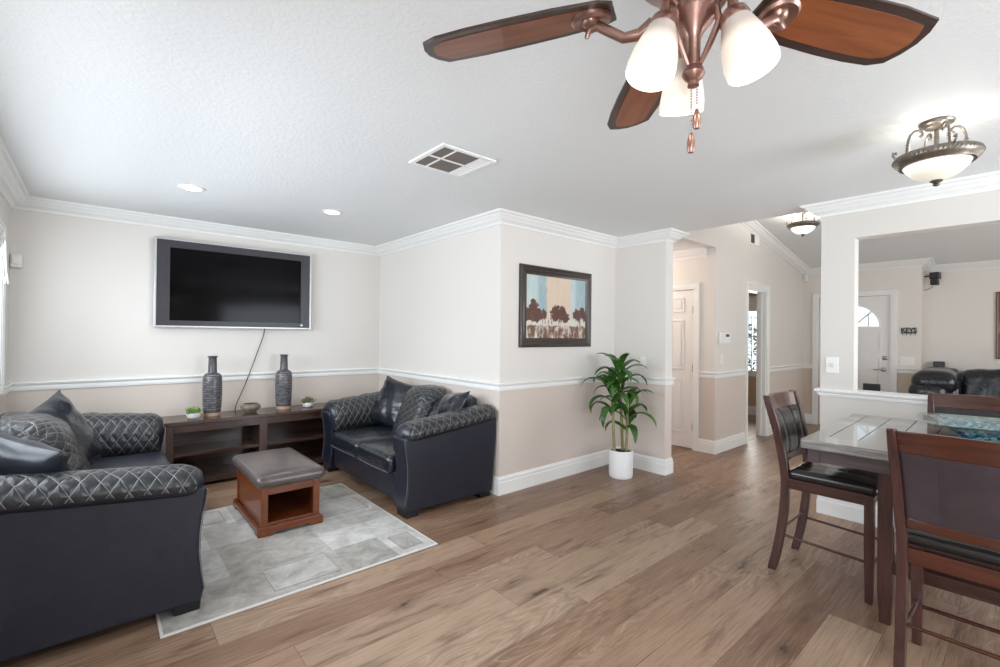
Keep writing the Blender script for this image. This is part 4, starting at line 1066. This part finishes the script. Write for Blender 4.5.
# ================================================================== DINING SET
TZ = .86
def make_table():
    t = thing('dining_table', (3.40, .14, 0), 'counter-height dining table with grey stone tile top by the half wall', 'table', radians(1.6))
    hx, hy = .622, .672
    b = MB(); b.box(-hx, hx, -hy, hy, TZ - .046, TZ - .004); fr = b.build('top_slab', M['table_edge'], t, bevel=.006)
    f = MB(); bw = .185
    for q in ((-hx + .002, -hx + bw, -hy + .002, hy - .002), (hx - .04, hx - .002, -hy + .002, hy - .002)): f.box(*q, TZ - .006, TZ)
    xs0, xs1 = -hx + bw + .002, hx - .042; yy = hy - .002
    rows = [yy, yy - .085] 
    while rows[-1] > -hy + .13: rows.append(rows[-1] - .125)
    rows.append(-hy + .002)
    for a, c in zip(rows, rows[1:]): f.box(xs0, xs1, c + .0022, a - .0022, TZ - .006, TZ)
    f.build('stone_tiles', M['stone'], t, bevel=.0012)
    MB().box(-hx + .004, hx - .004, -hy + .004, hy - .004, TZ - .008, TZ - .004).build('grout', M['dark'], t)
    ax, ay = .56, .645
    for (x0, x1, y0, y1, nm) in ((-ax, -ax + .022, -ay, ay, 'apron'), (ax - .022, ax, -ay, ay, 'apron'), (-ax + .022, ax - .022, -ay, -ay + .022, 'apron'), (-ax + .022, ax - .022, ay - .022, ay, 'apron')):
        MB().box(x0, x1, y0, y1, TZ - .120, TZ - .048).build(nm, M['table_wood'], t, bevel=.002)
    for sx in (-1, 1):
        for sy in (-1, 1):
            x, y = sx * (ax - .018), sy * (ay - .018)
            MB().box(x - .026, x + .026, y - .026, y + .026, TZ - .123, TZ - .049).build('corner_block', M['table_wood'], t, bevel=.002)
            lx, ly = sx * (ax - .085), sy * .345
            l = MB(); l.bar([(lx, ly, 0), (lx, ly, .05), (lx, ly, .16), (lx, ly, TZ - .120)], .059, .059, taper=[.74, .80, 1, 1]); l.build('leg', M['cherry_z'], t, bevel=.004)
    s_ = MB(); s_.box(-ax + .075, .08, -.335, .325, .245, .305); s_.build('lower_shelf', M['cherry_y'], t, bevel=.003)
make_table()
def make_chair(loc, rz, label):
    # local frame: faces -y, back at +y, width along x
    t = thing('counter_chair', loc, label, 'chair', rz, 'counter chairs round the dining table')
    px = .205
    def fl(z): return .022 * max(0, (z - .56) / .475)
    side = [(.232, 0), (.205, .12), (.180, .28), (.166, .42), (.163, .56), (.180, .70), (.212, .86), (.262, 1.035)]
    fine = []
    for k in range(len(side) - 1):   # Catmull-Rom through the side profile
        p0, p1, p2, p3 = side[max(k - 1, 0)], side[k], side[k + 1], side[min(k + 2, len(side) - 1)]
        for u in (0, .33, .66):
            f = lambda a, b, c, d: .5 * (2 * b + (c - a) * u + (2 * a - 5 * b + 4 * c - d) * u * u + (3 * b - a - 3 * c + d) * u ** 3)
            fine.append((f(p0[0], p1[0], p2[0], p3[0]), f(p0[1], p1[1], p2[1], p3[1])))
    fine.append(side[-1])
    def yb(z):
        for (a, b), (c, d) in zip(fine, fine[1:]):
            if b <= z <= d: return a + (c - a) * (z - b) / (d - b)
        return fine[-1][0]
    for sx in (-1, 1):
        l = MB(); l.bar([(sx * (px + fl(z)), y, z) for y, z in fine], .034, .046, taper=[.86] + [1] * (len(fine) - 3) + [.9, .8]); l.build('rear_post', M['cherry_z'], t, smooth=True, bevel=.004)
        l = MB(); l.bar([(sx * (px + .004), -.232, 0), (sx * (px + .004), -.232, .30), (sx * (px + .004), -.232, .562)], .042, .042, taper=[.78, 1, 1]); l.build('front_leg', M['cherry_z'], t, bevel=.004)
        MB().box(sx * (px + .006) - .011, sx * (px + .006) + .011, -.215, .15, .505, .563).build('side_rail', M['cherry_y'], t, bevel=.002)
        MB().tube([(sx * px, .19, .222), (sx * px, -.225, .205)], .0075, 10).build('side_stretcher', M['cherry_y'], t, smooth=True)
    MB().box(-px + .015, px - .015, -.241, -.219, .505, .563).build('front_rail', M['cherry_x'], t, bevel=.002)
    MB().box(-px + .015, px - .015, .150, .174, .500, .560).build('back_rail', M['cherry_x'], t, bevel=.002)
    MB().tube([(-px, yb(.26) - .002, .26), (px, yb(.26) - .002, .26)], .0075, 10).build('rear_stretcher', M['cherry_x'], t, smooth=True)
    MB().tube([(-px, -.232, .175), (px, -.232, .175)], .0085, 10).build('front_stretcher', M['cherry_x'], t, smooth=True)
    # curved crest and lower back rail
    def curved(z0, z1, th, name, mat, bow=.022, n=10, inset=.012, over=0):
        mb = MB(); vs = []; w_ = px - inset
        for i in range(n + 1):
            u = -1 + 2 * i / n; o = bow * (1 - u * u)
            for (z, dy) in ((z0, -th / 2), (z0, th / 2), (z1, th / 2), (z1, -th / 2)): vs.append((u * (w_ + fl(z)), yb(z) + o + dy, z + (over * (1 - u * u) if z == z1 else 0)))
        fs = [(i * 4 + k, i * 4 + (k + 1) % 4, i * 4 + 4 + (k + 1) % 4, i * 4 + 4 + k) for i in range(n) for k in range(4)] + [(3, 2, 1, 0), tuple(n * 4 + k for k in range(4))]
        mb.add(vs, fs); return mb.build(name, mat, t, smooth=True, bevel=.003, angle=30)
    curved(.945, 1.028, .024, 'crest_rail', M['cherry_x'], over=.006)
    curved(.642, .682, .022, 'lower_back_rail', M['cherry_x'])
    def pad(off, sgn, name, mat, puff):
        n, k = 14, 10; mb = MB(); vs = []; w_ = px - .018
        for i in range(n + 1):
            u = -1 + 2 * i / n
            for j in range(k + 1):
                z = .680 + (.950 - .680) * j / k; v = -1 + 2 * j / k
                p = puff * (1 - abs(u) ** 4) * (1 - abs(v) ** 4); seam = -.004 if abs(abs(u) - .43) < .08 else 0
                vs.append((u * (w_ + fl(z)), yb(z) + .022 * (1 - u * u) + sgn * (off + p + seam * (puff > .01)), z))
        m_ = len(vs); vs += [(x, yb(z) + .022 * (1 - (x / (w_ + fl(z))) ** 2), z) for x, y, z in vs]
        fs = []
        for i in range(n):
            for j in range(k):
                q = (i * (k + 1) + j, (i + 1) * (k + 1) + j, (i + 1) * (k + 1) + j + 1, i * (k + 1) + j + 1); fs += [q, tuple(a + m_ for a in q[::-1])]
        ring = [i * (k + 1) for i in range(n + 1)] + [n * (k + 1) + j for j in range(1, k + 1)] + [i * (k + 1) + k for i in range(n - 1, -1, -1)] + [j for j in range(k - 1, 0, -1)]
        for a, b in zip(ring, ring[1:] + ring[:1]): fs.append((a, b, b + m_, a + m_))
        mb.add(vs, fs); o = mb.build(name, mat, t, smooth=True, angle=60)
        for sx in (-.43, .43):
            st = MB()
            for dx in (-.006, .006):
                P = []
                for j in range(k + 1):
                    z = .684 + (.946 - .684) * j / k; v = -1 + 2 * j / k; x = sx * (w_ + fl(z)) + dx; u = x / (w_ + fl(z))
                    P.append((x, yb(z) + .022 * (1 - u * u) + sgn * (off + puff * (1 - abs(u) ** 4) * (1 - abs(v) ** 4) - .001), z))
                st.tube(P, .0013, 5)
            st.build('stitching', M['black'], o)
        return o
    pad(.012, -1, 'back_cushion', M['leather_chair'], .018)
    pad(.008, 1, 'back_cover', M['leather_back'], .003)
    c = MB()
    def groove(o, u):
        if u[2] > 0:
            for g in (-.43, .43):
                o[2] -= .006 * math.exp(-((u[0] - g) / .035) ** 2)
        return o
    c.rbox(-px - .020, px + .020, -.270, .148, .558, .618, .028, bulge=.022, n=22, fn=groove); c.build('seat_cushion', M['leather_chair'], t, smooth=True, angle=80)
    return t
make_chair((3.275, .795, 0), 0, 'counter chair at the left end of the table, seen from the side')
make_chair((2.595, .136, 0), pi / 2, 'counter chair nearest the camera, its brown leather back turned to us')
make_chair((3.885, .218, 0), -pi / 2, 'counter chair on the far side of the table against the half wall, facing us')

# glass bowl with blue mosaic
def mosaic():
    m, nt, b = new_mat('blue_glass_mosaic'); n = N(nt); o = n.obj(); z = n.xyz(o)[2]
    v = n.node('ShaderNodeTexVoronoi'); v.inputs['Scale'].default_value = 58; nt.links.new(o, v.inputs['Vector'])
    r = n.xyz(v.outputs['Color'])[0]
    deep = n.ramp(r, [(0, C(14, 60, 92)), (.25, C(24, 104, 140)), (.45, C(64, 150, 170)), (.62, C(18, 46, 66)), (.8, C(120, 176, 184)), (1, C(186, 204, 200))])
    pale = n.ramp(r, [(0, C(96, 118, 120)), (.3, C(150, 168, 164)), (.5, C(84, 128, 140)), (.7, C(176, 186, 178)), (1, C(120, 150, 150))])
    f = n.sstep(n.m('ADD', z, n.m('MULTIPLY', r, .02)), .045, .085)
    nt.links.new(n.mix(f, deep, pale), b.inputs['Base Color'])
    v2 = n.node('ShaderNodeTexVoronoi', feature='DISTANCE_TO_EDGE'); v2.inputs['Scale'].default_value = 58; nt.links.new(o, v2.inputs['Vector'])
    nt.links.new(n.bump(n.sstep(v2.outputs['Distance'], 0, .12), .6, .003), b.inputs['Normal'])
    b.inputs['Roughness'].default_value = .12; b.inputs['Coat Weight'].default_value = .5; b.inputs['Transmission Weight'].default_value = .25
    return m
def sq(t): # rounded square outline
    a = (t + pi / 4) % (pi / 2) - pi / 4
    return (1 / (abs(cos(t)) ** 6 + abs(sin(t)) ** 6) ** (1 / 6))
gp = [(0, 0), (.075, 0), (.084, .004), (.112, .036), (.148, .070), (.188, .084), (.238, .091), (.242, .095), (.238, .099), (.184, .092), (.140, .078), (.104, .044), (.076, .013), (0, .010)]
o = MB().lathe(gp, seg=96, shape=sq).build('glass_bowl', mosaic(), None, smooth=True, angle=50, loc=(3.455, .175, TZ))
o.rotation_euler = (0, 0, radians(12)); tag(o, 'wide flared blue and grey mosaic glass bowl in the middle of the dining table', 'bowl')

# ================================================================== FRONT ROOM SOFA AND SIDE SPEAKER
def foyer_sofa():
    t = thing('leather_sofa', (8.56, .03, 0), 'puffy black leather sofa in the far room beyond the half wall', 'sofa', -pi / 2)
    # local: faces -y, x along its length; local +x end is nearest the front door... mirrored by rotation
    L = 2.1; hw = L / 2
    MB().rbox(-hw + .1, hw - .1, -.42, .40, .05, .42, .05).build('frame', M['leather'], t, smooth=True)
    for sx in (-1, 1):
        a = MB()
        a.rbox(*sorted((sx * (hw - .34), sx * hw)), -.46, .30, .05, .62, .09); a.rbox(*sorted((sx * (hw - .38), sx * (hw + .02))), -.52, .28, .56, .84, .13, bulge=.02)
        a.build('arm', M['leather_shiny'], t, smooth=True, angle=80)
        b = MB(); b.rbox(*sorted((sx * (hw - .46), sx * (hw - .005))), -.50, .32, .70, .965, .125, bulge=.04); b.build('arm_pillow', M['leather_shiny'], t, smooth=True, angle=80)
    for k in range(3):
        x0 = -hw + .33 + (L - .66) / 3 * k; x1 = x0 + (L - .66) / 3
        MB().rbox(x0 + .005, x1 - .005, -.46, .12, .38, .53, .06, bulge=.03).build('seat_cushion', M['leather_shiny'], t, smooth=True, angle=80)
    MB().rbox(-hw + .06, hw - .06, .06, .36, .40, .95, .06).build('back_frame', M['leather'], t, smooth=True)
    ed = [-hw + .03, -hw + .44, 0, hw - .44, hw - .03]
    for x0, x1 in zip(ed, ed[1:]):
        b = MB(); b.rbox(x0 - .012, x1 + .012, .02, .37,   .48, .995, .10, n=12, fn=lambda o, u: [o[0], o[1] + .04 * u[2] + .010 * sin(u[0] * 9) * (1 - abs(u[2])), o[2] + .012 * cos(u[0] * 2.2) + .004 * sin(u[0] * 11)])
        b.build('back_cushion', M['leather_shiny'], t, smooth=True, angle=80)
    for x in (-hw + .1, hw - .1):
        for y in (-.38, .32): MB().lathe([(0, 0), (.022, 0), (.030, .06), (0, .062)], c=(x, y, 0), seg=16).build('foot', M['black'], t)
foyer_sofa()
t = thing('standing_speaker', (9.03, .885, 0), 'small dark box speaker on a stand in the corner behind the far sofa', 'speaker')
MB().box(-.05, .05, -.058, .058, .93, 1.075).build('cabinet', M['black'], t, bevel=.008)
MB().box(-.054, -.05, -.045, .045, .945, 1.06).build('grille', M['bezel'], t)
MB().tube([(0, 0, .02), (0, 0, .93)], .014, 12).build('pole', M['black'], t, smooth=True)
MB().lathe([(0, 0), (.055, 0), (.055, .012), (.02, .02), (0, .022)], seg=24).build('base', M['black'], t, smooth=True, angle=30)

# ================================================================== GARDEN BEYOND THE WINDOWS
def hedge(name, x, y0, y1, z1, n, label):
    rnd = random.Random(n); mb = MB()
    for k in range(n):
        p = Vector((x + rnd.uniform(-.35, .35), rnd.uniform(y0, y1), rnd.uniform(0, z1))); a = rnd.uniform(0, 6.3); e = rnd.uniform(-.6, .9); l = rnd.uniform(.07, .14)
        d = Vector((cos(a) * cos(e), sin(a) * cos(e), sin(e))) * l; s_ = Vector((-sin(a), cos(a), .3)).normalized() * l * .32
        mb.add([p - d, p + s_, p + d, p - s_], [(0, 1, 2, 3)])
    o = mb.build(name, M['leaf'], None); tag(o, label, 'shrub'); o['kind'] = 'stuff'
hedge('garden_foliage', 11.6, 2.4, 6.5, 1.75, 1500, 'green garden foliage seen through the bedroom window panes')
bulb('hall_warm_fill', (4.98, 3.9, 2.25), 28, .08, (1, .84, .74))  # unseen warm fill light added for the hall, no fixture
